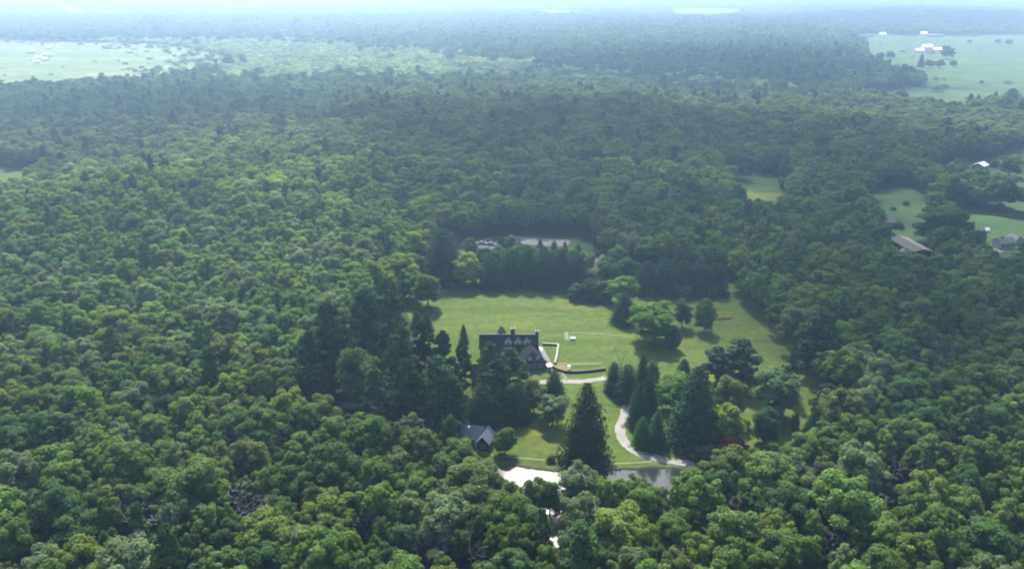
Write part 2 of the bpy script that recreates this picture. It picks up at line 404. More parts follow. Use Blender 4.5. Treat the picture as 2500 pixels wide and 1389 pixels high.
# ------------------------------------------------------------------ tree prototypes
def cards_mesh(name, C, Nn, size, var, rng, aspect=1.5):
    """leaf clumps: one small bent quad per row of C, facing Nn"""
    n = len(C)
    Nn = Nn / (np.linalg.norm(Nn, axis=1, keepdims=True) + 1e-9)
    rv = rng.normal(size=(n, 3)); T = np.cross(Nn, rv); T /= (np.linalg.norm(T, axis=1, keepdims=True) + 1e-9)
    B = np.cross(Nn, T)
    s = size[:, None]; a = np.sqrt(aspect)
    bend = Nn * s * rng.uniform(-0.25, 0.25, (n, 1))
    V = np.stack([C - T * s * 0.5 * a, C - B * s * 0.5 / a + bend, C + T * s * 0.5 * a, C + B * s * 0.5 / a + bend], 1).reshape(-1, 3)
    me = bpy.data.meshes.new(name)
    me.vertices.add(n * 4); me.vertices.foreach_set('co', V.ravel())
    me.loops.add(n * 4); me.loops.foreach_set('vertex_index', np.arange(n * 4, dtype=np.int32))
    me.polygons.add(n); me.polygons.foreach_set('loop_start', np.arange(0, n * 4, 4, dtype=np.int32))
    me.update(calc_edges=True)
    at_ = me.attributes.new('var', 'FLOAT', 'FACE'); at_.data.foreach_set('value', var.astype(np.float32))
    return me
def sphere_pts(n, rng):
    v = rng.normal(size=(n, 3)); return v / np.linalg.norm(v, axis=1, keepdims=True)
def broad_crown(seed, name='crown', R=5.0, H=15.0, base=0.30, nlobe=30, ncard=5200, card=0.62, flat=1.0, lobe=(1.0, 2.0), ragged=0.25, fill=0.12):
    """billowing broadleaf crown: lobes over an uneven dome, leaves on the outside of each lobe"""
    rng = np.random.default_rng(seed)
    zc = H * (base + (1 - base) * 0.45); hz_up = H - zc; hz_dn = zc - H * base
    L = []; tries = 0
    while len(L) < nlobe and tries < 4000:
        tries += 1
        d = sphere_pts(1, rng)[0]
        if d[2] < -0.75: continue
        rr = rng.uniform(0.62, 0.95) if rng.random() > 0.2 else rng.uniform(0.2, 0.6)
        lr = rng.uniform(*lobe)
        sq = abs(d[2]) ** 1.0
        c = np.array([d[0] * (R - lr * 0.75) * rr / 0.9, d[1] * (R - lr * 0.75) * rr / 0.9, d[2] * ((hz_up if d[2] > 0 else hz_dn) - lr * 0.6) * rr / 0.9])
        c[:2] *= 1 + ragged * rng.normal() * 0.35
        if all(np.linalg.norm((c - q) * np.array([1, 1, 1.2])) > 0.62 * (lr + r) for q, r in L): L.append((c, lr))
    w = np.array([r * r for c, r in L]); w /= w.sum()
    idx = rng.choice(len(L), ncard, p=w)
    cen = np.array([c for c, r in L])[idx]; rad = np.array([r for c, r in L])[idx]
    d = sphere_pts(ncard, rng); d[:, 2] = np.where(d[:, 2] < -0.35, -d[:, 2], d[:, 2])
    d /= np.linalg.norm(d, axis=1, keepdims=True)
    rs = np.where(rng.random(ncard) < fill, rng.uniform(0.2, 0.8, ncard), rng.normal(0.97, 0.13, ncard))
    P = cen + d * (rad * rs)[:, None] * np.array([1, 1, 0.85 * flat])
    out = P.copy(); out[:, 2] *= 0.8; out /= (np.linalg.norm(out, axis=1, keepdims=True) + 1e-6)
    nn = d * 1.0 + out * 0.45 + rng.normal(size=(ncard, 3)) * 0.42 + np.array([0, 0, 0.25])
    P[:, 2] += zc
    lv = rng.normal(1.0, 0.10, len(L))[idx]
    var = np.clip(lv * rng.normal(1.0, 0.16, ncard), 0.5, 1.6)
    return cards_mesh(name, P, nn, card * rng.uniform(0.65, 1.35, ncard), var, rng)
def cone_crown(seed, name='crown', R=4.0, H=18.0, base=0.05, levels=30, ncard=5200, card=0.75, power=0.9, ragged=0.22, droop=0.35):
    """spruce: whorls of drooping boughs getting shorter towards the tip"""
    rng = np.random.default_rng(seed)
    P = []; Nn = []
    lv = np.linspace(base, 0.985, levels)
    wts = (1 - lv) ** power + 0.06; wts /= wts.sum()
    for l, w in zip(lv, wts):
        r = R * ((1 - l) ** power) * (1 + rng.normal() * 0.06) + 0.18
        nb = max(5, int(5 + r * 2.6)); ph = rng.uniform(0, 6.28)
        n = max(20, int(ncard * w)); per = max(3, n // nb)
        for b_ in range(nb):
            th = ph + 2 * math.pi * b_ / nb + rng.normal() * 0.12; rb = r * (1 + rng.normal() * ragged * 0.7)
            t = rng.uniform(0.12, 1.0, per) ** 0.62; sp = rng.normal(0, 0.11, per) * (0.5 + t)
            a = th + sp
            z = l * H - droop * t * rb * 0.9 + rng.normal(0, 0.12, per) + 0.30 * np.maximum(t - 0.75, 0) * rb
            P.append(np.stack([np.cos(a) * t * rb, np.sin(a) * t * rb, np.maximum(z, 0.15)], -1))
            Nn.append(np.stack([np.cos(a) * 0.75, np.sin(a) * 0.75, np.full(per, 0.75)], -1) + rng.normal(size=(per, 3)) * 0.38)
    P = np.concatenate(P); Nn = np.concatenate(Nn); n = len(P)
    # leader
    var = np.clip(rng.normal(1.0, 0.17, n), 0.5, 1.6)
    return cards_mesh(name, P, Nn, card * rng.uniform(0.6, 1.3, n) * (0.55 + 0.45 * (1 - P[:, 2] / H)), var, rng, 1.9)
def pine_crown(seed, name='crown', R=4.5, H=20.0, base=0.25, nplate=44, ncard=5600, card=0.62):
    """white pine: open, irregular plates of needles at all heights"""
    rng = np.random.default_rng(seed)
    L = []
    for k in range(nplate):
        l = base + (0.98 - base) * (k + rng.uniform(0, 1)) / nplate
        env = R * (0.35 + 0.65 * math.sin(min(1.0, (1.0 - l) / (1 - base) * 1.15) * math.pi * 0.5)) if l < 0.97 else R * 0.2
        th = k * 2.4 + rng.normal() * 0.4; rr = env * rng.uniform(0.3, 0.85) * (0.25 if l > 0.93 else 1)
        pr = rng.uniform(0.9, 1.7) * (0.6 + 0.4 * env / R)
        L.append((math.cos(th) * rr, math.sin(th) * rr, l * H, pr, th))
    A = np.array(L); w = A[:, 3] ** 2; w /= w.sum(); idx = rng.choice(len(A), ncard, p=w)
    d = sphere_pts(ncard, rng); d[:, 2] = np.abs(d[:, 2]) * np.where(rng.random(ncard) < 0.8, 1, -1)
    rs = rng.uniform(0.5, 1.05, ncard)
    P = A[idx, :3] + d * (A[idx, 3] * rs)[:, None] * np.array([1.0, 1.0, 0.46])
    rad = np.hypot(P[:, 0] - A[idx, 0], P[:, 1] - A[idx, 1])
    P[:, 2] += 0.10 * rad
    nn = d * np.array([0.8, 0.8, 1.0]) + np.array([0, 0, 0.35]) + rng.normal(size=(ncard, 3)) * 0.4
    var = np.clip(rng.normal(1.0, 0.09, len(A))[idx] * rng.normal(1.0, 0.15, ncard), 0.5, 1.6)
    return cards_mesh(name, P, nn, card * rng.uniform(0.6, 1.3, ncard), var, rng, 2.0)
def trunk_mesh(seed, H=15.0, top=0.72, r=0.32, limbs=6, spread=3.0, name='trunk'):
    rnd = random.Random(seed); b = MB()
    pts = [(0, 0, -0.6)]; x = y = 0
    for i in range(1, 7):
        x += rnd.uniform(-.12, .12); y += rnd.uniform(-.12, .12); pts.append((x, y, H * top * i / 6))
    b.tube(pts, [r * 1.35] + [r * (1 - 0.8 * i / 6) for i in range(1, 7)], 7)
    for k in range(limbs):
        t = rnd.uniform(0.40, 0.9); z = H * top * t; th = k * 2.4 + rnd.uniform(-.4, .4); L = spread * rnd.uniform(.6, 1.1)
        c, s = math.cos(th), math.sin(th); i = int(t * 6); ox, oy = pts[i][0], pts[i][1]
        b.tube([(ox, oy, z), (ox + c * L * .5, oy + s * L * .5, z + L * .38), (ox + c * L, oy + s * L, z + L * .95)], [r * .42, r * .28, r * .08], 5)
    return b.mesh(name)
def bare_mesh(seed, H=14.0, r=0.24, name='branches', depth=5, spread=0.62):
    rnd = random.Random(seed); b = MB()
    def grow(p, d, L, rr, k):
        q = p + d * L * 0.5 + Vector((rnd.uniform(-1, 1), rnd.uniform(-1, 1), 0)) * L * 0.06; e = p + d * L + Vector((0, 0, L * 0.05))
        b.tube([p, q, e], [rr, rr * .8, rr * .58], 5 if k > 1 else 3, False)
        if k == 0: return
        n = rnd.choice((2, 3, 3)) if k > 1 else 4
        a0 = rnd.uniform(0, 6.28)
        for i in range(n):
            a = a0 + 6.283 * i / n + rnd.uniform(-.4, .4)
            u = d.orthogonal().normalized(); w = d.cross(u)
            nd = (d + (u * math.cos(a) + w * math.sin(a)) * spread * rnd.uniform(.6, 1.3)).normalized(); nd.z = max(nd.z, 0.05); nd.normalize()
            grow(q + (e - q) * rnd.uniform(.5, 1), nd, L * rnd.uniform(.55, .8), max(rr * .55, 0.04), k - 1)
    grow(Vector((0, 0, -0.5)), Vector((rnd.uniform(-.06, .06), rnd.uniform(-.06, .06), 1)), H * 0.36, r, depth)
    return b.mesh(name)

RB, HB = 5.0, 15.0        # prototype crown radius and total height; every tree is scaled from these
def mk(me, mat): me.materials.append(mat); return me
ROUND = [mk(broad_crown(31 + i, nlobe=44, base=.06, lobe=(0.9, 1.7), ncard=7600, card=0.5, ragged=.15), M_leaf) for i in range(3)]
BROAD = [mk(broad_crown(11 + i, nlobe=[40, 52, 34, 60, 46, 42, 54, 38][i], ragged=.4, base=[.26, .32, .22, .3, .36, .2, .28, .3][i],
         lobe=[(.8, 1.7), (.7, 1.5), (.9, 1.9), (.6, 1.3), (.7, 1.6), (.8, 1.7), (.6, 1.5), (.9, 1.7)][i], ncard=9500, card=0.43), M_leaf) for i in range(8)]
OVAL = [mk(broad_crown(41 + i, R=5.0, H=15.0, base=-0.02, nlobe=46, lobe=(1.2, 2.0), ncard=7600, card=0.48, ragged=0.06), M_needle) for i in range(2)]
SHRUB = [mk(broad_crown(51 + i, R=5.0, H=15.0, base=-0.15, nlobe=26, lobe=(1.2, 2.2), ncard=4200, card=0.7, ragged=0.2), M_leaf) for i in range(2)]
OPEN = [mk(broad_crown(61, nlobe=20, base=0.22, lobe=(0.9, 1.5), ncard=4600, card=0.46, ragged=0.5), M_leaf)]
SPRUCE = [mk(cone_crown(71 + i, R=RB, H=HB, power=[.46, .42, .52][i], ragged=.26, ncard=8200, card=0.62), M_needle) for i in range(3)]
HEMLOCK = [mk(cone_crown(81 + i, R=RB, H=HB, power=[.34, .28][i], ncard=8200, card=0.66, ragged=.3, droop=.2), M_needle) for i in range(2)]
PINE = [mk(pine_crown(91 + i, R=RB, H=HB, base=[.06, .12, .04][i], nplate=[50, 44, 56][i]), M_needle) for i in range(3)]
TRUNK = [mk(trunk_mesh(5 + i, HB), M_bark) for i in range(3)]
STEM = [mk(trunk_mesh(15, HB, top=0.93, r=0.26, limbs=0), M_bark)]
BARE = [mk(bare_mesh(21 + i, HB, spread=[.6, .5, .7][i]), M_dead) for i in range(3)]
DOME = [mk(broad_crown(141 + i, nlobe=[30, 38, 26, 34][i], base=.22, lobe=(1.2, 2.0), ncard=4200, card=.66, ragged=.08, fill=.06), M_leaf) for i in range(4)]
BROAD_FAR = [mk(broad_crown(111 + i, nlobe=[18, 22, 16, 20][i], lobe=(1.2, 2.4), ncard=1500, card=1.1, base=.2, fill=.05), M_leaf) for i in range(4)]
SPIRE_FAR = [mk(cone_crown(121, R=3.6, H=17, levels=16, ncard=900, card=1.2), M_needle), mk(pine_crown(122, R=RB, H=17, nplate=20, ncard=1100, card=1.2), M_needle)]
BLOB_FAR = [mk(broad_crown(131 + i, R=12, H=16, nlobe=26, lobe=(2.4, 4.6), ncard=900, card=2.6, base=.1, fill=.0), M_leaf) for i in range(2)]
BARE_FAR = [mk(bare_mesh(31, HB, depth=3), M_dead)]

TINT = {'mid green': (0.0859, 0.142, 0.0396), 'deep green': (0.0573, 0.108, 0.0396), 'yellow green': (0.1207, 0.172, 0.0376), 'grey green': (0.1064, 0.152, 0.0713), 'olive': (0.1003, 0.134, 0.0455), 'bright green': (0.0962, 0.166, 0.0396)}
CON = {'dark': (0.028, 0.054, 0.025), 'blue': (0.027, 0.052, 0.032), 'green': (0.046, 0.086, 0.030), 'brown': (0.030, 0.038, 0.020)}

KIND = {  # name, category, crown meshes, trunk meshes
    'broad': ('broadleaf_tree', BROAD, TRUNK), 'round': ('broadleaf_tree', ROUND, TRUNK), 'oval': ('columnar_tree', OVAL, STEM), 'shrub': ('shrub', SHRUB, None), 'open': ('broadleaf_tree', OPEN, TRUNK),
    'spruce': ('spruce_tree', SPRUCE, STEM), 'hemlock': ('hemlock_tree', HEMLOCK, STEM), 'pine': ('pine_tree', PINE, STEM), 'bare': ('dead_tree', BARE, None)}
def tree(kind, x, y, h, r, tint, label, group=None, rz=0.0, var=0, zoff=None, cat='tree'):
    name, crowns, trunks = KIND[kind]
    z = float(height(x, y)) if zoff is None else zoff
    e = empty(name, (x, y, z), rz, label, 'shrub' if kind == 'shrub' else cat, group)
    sx, sz = r / RB, h / HB
    c = obj('branches' if kind == 'bare' else 'crown', crowns[var % len(crowns)], None, e); c.scale = (sx, sx, sz)
    if kind != 'bare': c['tint'] = [float(t) for t in tint]
    if trunks:
        t = obj('trunk', trunks[var % len(trunks)], None, e); t.scale = (max(sx, .6), max(sx, .6), sz)
    return e

# ------------------------------------------------------------------ estate trees seen in the photograph: (kind, x, y_top, y_base, width px, tint, label)
_b = TINT; _c = CON
LIST = [
 # lawn
 ('broad', 1045, 668, 752, 70, 'mid green', 'lone rounded tree at the left edge of the upper lawn'),
 ('broad', 1138, 617, 700, 68, 'pale', 'bright yellow-green round tree at the back left corner of the lawn'),
 ('broad', 1592, 736, 836, 122, 'bright green', 'wide open-crowned tree standing alone on the right of the lawn'),
 ('spruce', 1522, 712, 788, 58, 'blue', 'dark pointed conifer just left of the wide lawn tree'),
 ('broad', 1520, 674, 742, 78, 'bright green', 'round light green tree behind the dark pointed conifer at the back of lawn'),
 ('oval', 1640, 797, 852, 44, 'blue', 'dark egg-shaped evergreen in front of the wide lawn tree'),
 ('broad', 1664, 730, 800, 46, 'deep green', 'slim pointed green tree just right of the wide lawn tree'),
 ('oval', 1719, 732, 810, 50, 'green', 'upright oval tree alone on the right lawn near the brush heap'),
 ('shrub', 1405, 695, 731, 44, 'deep green', 'dark rounded bush at the left end of the back lawn clump'),
 ('hemlock', 1440, 680, 732, 50, 'blue', 'dark evergreen in the middle of the back lawn clump'),
 ('shrub', 1474, 690, 734, 46, 'deep green', 'dark bush at the right end of the back lawn clump'),
 ('shrub', 1668, 693, 726, 42, 'grey green', 'round grey-green bush at the back edge of the right lawn'),
 ('shrub', 1740, 697, 725, 34, 'olive', 'small dull bush at the back right corner of the lawn'),
 ('shrub', 1595, 703, 722, 24, 'grey green', 'smallest grey bush against the dark back hedge at right'),
 ('broad', 1002, 655, 735, 62, 'mid green', 'green tree at the lane mouth left of the lone lawn tree'),
 # back hedge
 ('hemlock', 1085, 560, 688, 88, 'blue', 'tallest dark evergreen at the left end of the back hedge'),
 ('hemlock', 1198, 626, 702, 62, 'blue', 'dark rounded evergreen right beside the bright yellow-green tree'),
 ('hemlock', 1246, 612, 700, 52, 'dark', 'dark hedge evergreen, second right of the bright yellow-green tree'),
 ('hemlock', 1288, 606, 700, 54, 'dark', 'dark hedge evergreen, third right of the bright yellow-green tree'),
 ('hemlock', 1328, 606, 702, 52, 'blue', 'dark hedge evergreen, fourth right of the bright yellow-green tree'),
 ('hemlock', 1368, 610, 702, 52, 'dark', 'dark hedge evergreen, second from the hedge right end'),
 ('hemlock', 1408, 618, 703, 54, 'blue', 'dark evergreen at the right end of the main hedge'),
 ('spruce', 1225, 578, 640, 34, 'dark', 'leftmost small spire in the row behind the hedge'),
 ('broad', 1275, 590, 652, 44, 'deep green', 'dark round tree between spires behind the hedge'),
 ('spruce', 1318, 584, 646, 30, 'dark', 'second small spire in the row below the car park'),
 ('spruce', 1352, 588, 648, 30, 'dark', 'third small spire in the row below the car park'),
 ('spruce', 1378, 590, 650, 28, 'dark', 'fourth small spire in the row below the car park'),
 ('spruce', 1410, 594, 654, 32, 'dark', 'rightmost small spire in the row below the car park'),
 ('shrub', 1455, 610, 626, 20, 'deep green', 'left one of two low bushes right of the car park'),
 ('shrub', 1478, 606, 620, 16, 'deep green', 'right one of two low bushes right of the car park'),
 ('broad', 1150, 582, 628, 36, 'mid green', 'small green tree between the two parked car rows'),
 ('broad', 1250, 574, 618, 40, 'grey green', 'rounded small tree at the left end of the car park'),
 ('hemlock', 1578, 638, 716, 58, 'dark', 'leftmost dark evergreen of the right back hedge'),
 ('hemlock', 1622, 632, 716, 58, 'blue', 'second dark evergreen from left in the right back hedge'),
 ('hemlock', 1664, 634, 716, 56, 'dark', 'third dark evergreen from left in the right back hedge'),
 ('hemlock', 1704, 636, 716, 56, 'blue', 'second dark evergreen from right in the right back hedge'),
 ('hemlock', 1746, 640, 716, 56, 'dark', 'rightmost dark evergreen of the right back hedge'),
 ('broad', 1530, 628, 700, 60, 'deep green', 'dark round tree between the two back hedges'),
 ('broad', 1480, 632, 700, 56, 'deep green', 'dull round tree filling the gap right of the main hedge'),
 # around the house
 ('spruce', 1132, 792, 838, 22, 'dark', 'tiny dark spire on the lawn left of the house'),
 ('spruce', 1018, 760, 800, 30, 'dark', 'left one of two small dark spires at the grove back corner'),
 ('spruce', 1042, 765, 806, 32, 'dark', 'right one of two small dark spires at the grove back corner'),
 ('pine', 816, 742, 950, 122, 'dark', 'large dark pine at the left end of the grove'),
 ('pine', 770, 812, 985, 92, 'dark', 'dark lower pine at the outer left corner of the grove'),
 ('pine', 900, 712, 880, 104, 'dark', 'tall dark pine at the back left of the grove'),
 ('pine', 955, 682, 842, 92, 'green', 'tall green pine at the back of the grove near the lone lawn tree'),
 ('broad', 880, 852, 1000, 108, 'mid green', 'light green broadleaf tree among the dark grove pines'),
 ('pine', 985, 800, 968, 94, 'green', 'green pine in the middle of the grove'),
 ('pine', 1040, 786, 950, 88, 'dark', 'dark pine centre back of the grove'),
 ('pine', 1085, 812, 960, 74, 'blue', 'bluish pine left of the narrow grove gap'),
 ('pine', 1075, 872, 1040, 112, 'green', 'broad green pine at the front of the grove'),
 ('pine', 1000, 880, 1040, 104, 'dark', 'dark pine at the front centre of the grove'),
 ('pine', 1130, 836, 962, 56, 'dark', 'slender pine just left of the brick glimpse'),
 ('pine', 1196, 838, 962, 72, 'green', 'pine in front of the left half of the house roof'),
 ('pine', 1246, 852, 972, 100, 'green', 'wide pine covering the middle of the house front'),
 ('pine', 1215, 880, 1018, 96, 'dark', 'dark pine in front of the grove right of the brick glimpse'),
 ('pine', 1110, 930, 1046, 88, 'dark', 'short dark pine above the cottage roof'),
 ('pine', 925, 905, 1050, 92, 'dark', 'dark pine at the front left of the grove'),
 ('pine', 850, 800, 960, 90, 'dark', 'dark pine behind the light green grove broadleaf'),
 ('hemlock', 1180, 940, 1042, 74, 'dark', 'dark low evergreen at the shady grove edge'),
 ('hemlock', 1262, 936, 1024, 64, 'dark', 'dark low evergreen right end of the grove'),
 ('broad', 1303, 928, 1012, 62, 'olive', 'olive broadleaf tree below the drive beside the dark spire'),
 ('broad', 1348, 962, 1040, 74, 'grey green', 'grey-green broadleaf tree below the dark spire by drive'),
 ('shrub', 800, 955, 1000, 56, 'olive', 'olive bush beside the grey lane left of the grove'),
 ('shrub', 893, 985, 1012, 22, 'red', 'small rust-red leaved bush under the grove front'),
 ('spruce', 1352, 905, 980, 60, 'dark', 'dark spire standing on the pale drive below the house'),
 ('spruce', 1428, 938, 1132, 112, 'brown', 'largest dark spruce alone on the lower lawn by the pond'),
 ('bare', 1515, 845, 905, 50, None, 'pale bare grey tree on the lawn above the drive'),
 ('hemlock', 1498, 886, 958, 46, 'dark', 'left dark evergreen of the pair at the drive bend'),
 ('hemlock', 1530, 892, 975, 54, 'dark', 'right dark evergreen of the pair at the drive bend'),
 ('spruce', 1565, 866, 960, 40, 'dark', 'slim tall spire behind the drive-bend evergreens'),
 ('oval', 1590, 884, 955, 36, 'green', 'rounded upright evergreen right of the slim tall spire'),
 ('spruce', 1556, 938, 1040, 54, 'dark', 'dark spruce overhanging the top of the curved drive'),
 ('spruce', 1580, 912, 1046, 60, 'dark', 'taller dark spruce behind the top of the curved drive'),
 ('spruce', 1600, 1004, 1092, 54, 'green', 'green spruce inside the curve of the drive, right one'),
 ('spruce', 1566, 1018, 1088, 46, 'green', 'smaller green spruce inside the curve of the drive, left one'),
 ('spruce', 1668, 876, 922, 40, 'dark', 'small dark cone on the lawn below the oval tree'),
 ('spruce', 1690, 900, 1082, 132, 'dark', 'huge dark spruce right of the curved drive'),
 ('broad', 1645, 912, 1000, 92, 'bright green', 'light green round tree left behind the huge dark spruce'),
 ('pine', 1745, 850, 950, 96, 'blue', 'left half of the spreading dark pine pair on the right lawn'),
 ('pine', 1802, 832, 946, 112, 'blue', 'taller right one of the spreading dark pine pair'),
 ('broad', 1778, 918, 1020, 84, 'olive', 'yellowish olive round tree below the spreading pines'),
 ('broad', 1770, 985, 1090, 92, 'yellow green', 'yellow-green tree right of the huge dark spruce'),
 ('broad', 1886, 890, 1020, 112, 'grey green', 'large blue-grey round tree beside the right lawn gap'),
 ('spruce', 1922, 856, 972, 46, 'dark', 'dark narrow spire at the right edge of the lawn'),
 ('oval', 1864, 998, 1082, 66, 'dark', 'dark rounded evergreen above the red shrub'),
 ('oval', 1937, 1008, 1058, 22, 'green', 'smallest green column in the right grass strip'),
 ('spruce', 1978, 1004, 1064, 38, 'green', 'small green cone at the right grass strip'),
 ('shrub', 1786, 1072, 1128, 100, 'red', 'low dark red-leaved maple by the end of the drive'),
 ('shrub', 1722, 1086, 1132, 56, 'deep green', 'dark bush at the lower end of the curved drive'),
 ('broad', 1232, 1044, 1110, 58, 'mid green', 'green rounded tree right of the cottage'),
 ('broad', 1104, 1012, 1120, 56, 'deep green', 'narrow dark tree just left of the cottage'),
 ('broad', 1410, 1134, 1243, 100, 'grey green', 'blue-green round tree standing in front of the pond centre'),
 ('shrub', 1345, 1108, 1126, 22, 'olive', 'small dull bush left of the largest spruce base'),
 ('pine', 2010, 940, 1040, 92, 'brown', 'brownish dark pine right of the grass strip'),
 ('pine', 1990, 760, 915, 120, 'dark', 'large dark pine at the right edge of the lawn'),
 # south shore of the pond
 ('broad', 1208, 1140, 1246, 66, 'mid green', 'green tree on the pond shore at its left end'),
 ('broad', 1250, 1176, 1268, 60, 'yellow green', 'small yellow-green tree before the bright left water'),
 ('broad', 1304, 1164, 1262, 64, 'olive', 'olive tree before the bright left water'),
 ('broad', 1342, 1172, 1258, 52, 'mid green', 'small green tree left of the blue-green pond tree'),
 ('broad', 1372, 1206, 1266, 52, 'olive', 'small olive tree below the blue-green pond tree'),
 ('broad', 1274, 1215, 1292, 58, 'mid green', 'rounded green tree in front of the small olive pond trees'),
 ('broad', 1216, 1205, 1290, 66, 'bright green', 'bright green tree below the left end of the pond'),
 ('broad', 1428, 1212, 1300, 60, 'yellow green', 'yellow-green tree right of the nearest water glint'),
 ('broad', 1306, 1236, 1322, 52, 'olive', 'olive tree left of the nearest water glint'),
 ('broad', 1456, 1166, 1262, 62, 'bright green', 'bright green tree right of the blue-green pond tree'),
 ('broad', 1502, 1170, 1264, 56, 'yellow green', 'small yellow-green tree before the right water'),
 ('broad', 1550, 1160, 1266, 74, 'bright green', 'light green tree before the middle of the right water'),
 ('broad', 1600, 1188, 1276, 66, 'grey green', 'grey-green tree below the right end of the water'),
 ('broad', 1660, 1168, 1262, 66, 'mid green', 'green tree at the right end of the pond'),
 ('broad', 1712, 1152, 1236, 66, 'grey green', 'grey-green tree over the lower end of the drive'),
 # green fill between the hedge and the car park
 ('broad', 1182, 606, 655, 44, 'deep green', 'dark tree peeping over the hedge just right of the bright tree'),
 ('broad', 1215, 600, 650, 42, 'mid green', 'green tree behind the hedge under the left car yard'),
 ('broad', 1238, 606, 662, 42, 'deep green', 'dull tree behind the second hedge evergreen'),
 ('broad', 1262, 600, 660, 40, 'mid green', 'green tree behind the third hedge evergreen'),
 ('broad', 1300, 602, 662, 44, 'grey green', 'grey-green tree behind the middle of the hedge'),
 ('broad', 1338, 604, 664, 42, 'mid green', 'green tree behind the fifth hedge evergreen'),
 ('broad', 1370, 606, 662, 40, 'deep green', 'dull tree behind the hedge below the car park right half'),
 ('broad', 1402, 608, 664, 44, 'mid green', 'green tree behind the hedge right end'),
 ('broad', 1432, 612, 668, 44, 'grey green', 'grey-green tree beside the hedge right end'),
 ('broad', 1160, 640, 690, 40, 'deep green', 'dark tree tucked behind the bright yellow-green tree'),
 ('broad', 1508, 600, 668, 56, 'mid green', 'green tree right of the small car park clearing'),
 # right side farms
 ('broad', 2282, 494, 600, 112, 'deep green', 'large dark tree between the paddock and the sloping field'),
 ('broad', 2330, 520, 606, 66, 'deep green', 'dark tree left of the dark barn'),
 ('broad', 2440, 430, 515, 78, 'deep green', 'dark tree below the white roofed barn'),
 ('broad', 2462, 378, 432, 60, 'mid green', 'round tree right of the white roofed barn'),
 ('broad', 2330, 425, 505, 70, 'deep green', 'dark tree in front of the bluish house'),
 ('broad', 2385, 430, 500, 60, 'deep green', 'dark round tree below the white roofed barn, left one'),
 ('spruce', 2372, 540, 566, 14, 'dark', 'tiny dark cone behind the dark barn'),
 ('shrub', 2180, 505, 513, 14, 'deep green', 'low bush at left in the paddock'),
 ('shrub', 2212, 491, 501, 18, 'deep green', 'low bush at right in the paddock'),
 ('shrub', 2190, 540, 556, 34, 'deep green', 'dark shrub beside the small dark house'),
 ('shrub', 2425, 390, 408, 26, 'deep green', 'low dark bush just right of the white roofed barn'),
 ('broad', 2120, 600, 660, 60, 'deep green', 'dark tree at the upper left end of the long barn'),
 ('broad', 1795, 360, 436, 66, 'deep green', 'left dark round tree behind the bright glade'),
 ('broad', 1862, 362, 424, 44, 'grey green', 'right round tree behind the bright glade'),
 # far fields
 ('broad', 2309, 112, 146, 34, 'deep green', 'lone round tree right of the far white farm buildings'),
 ('broad', 2118, 128, 146, 18, 'deep green', 'leftmost of three trees in the far field by the wood edge'),
 ('broad', 2148, 128, 147, 22, 'deep green', 'middle of three trees in the far field by the wood edge'),
 ('broad', 2172, 126, 145, 22, 'deep green', 'rightmost of three trees in the far field by the wood edge'),
 ('spruce', 2247, 132, 164, 16, 'dark', 'narrow spire at the left of the far field tree row'),
 ('broad', 2268, 146, 166, 26, 'deep green', 'left round tree in the far field tree row'),
 ('broad', 2294, 146, 167, 26, 'deep green', 'right round tree in the far field tree row'),
 ('broad', 2326, 148, 164, 20, 'deep green', 'separate small tree right of the far field tree row'),
 ('broad', 2366, 98, 106, 12, 'deep green', 'tiny tree on the far field skyline right of farm'),
 ('broad', 2435, 96, 108, 16, 'deep green', 'left tree of the far pair at right field edge'),
 ('broad', 2462, 96, 110, 20, 'deep green', 'right tree of the far pair at right field edge'),
 ('hemlock', 2460, 218, 284, 50, 'dark', 'tall dark tree at the right edge above the woods'),
 ('broad', 2405, 240, 276, 44, 'deep green', 'dark round tree at the near edge of the far field'),
 ('broad', 2430, 228, 282, 40, 'deep green', 'dark tree beside the tall dark tree at right edge'),
]
TINT2 = dict(TINT); TINT2['pale'] = (0.19, 0.24, 0.07); TINT2['red'] = (0.024, 0.010, 0.010); TINT2.update(CON)
GROUPS = {'pine': 'pines of the grove', 'hemlock': 'dark evergreens', 'spruce': 'pointed conifers', 'broad': 'broadleaf trees', 'open': 'broadleaf trees', 'shrub': 'bushes', 'oval': 'upright evergreens', 'bare': 'dead trees'}
rnd = random.Random(7)
HAND = []
for i, (k, x, yt, yb, wpx, tn, lab) in enumerate(LIST):
    p = at(x, yb); h = top_z(x, yt, yb); r = wpx / px_per_m(p) / 2
    col = TINT2[tn] if tn else (0, 0, 0)
    col = tuple(c * rnd.uniform(0.9, 1.1) for c in col)
    tree('round' if k == 'broad' else k, p.x, p.y, h * 1.02, r * 1.06, col, lab, GROUPS[k], rnd.uniform(0, 6.28), i, zoff=0.0)
    HAND.append((p.x, p.y, r))
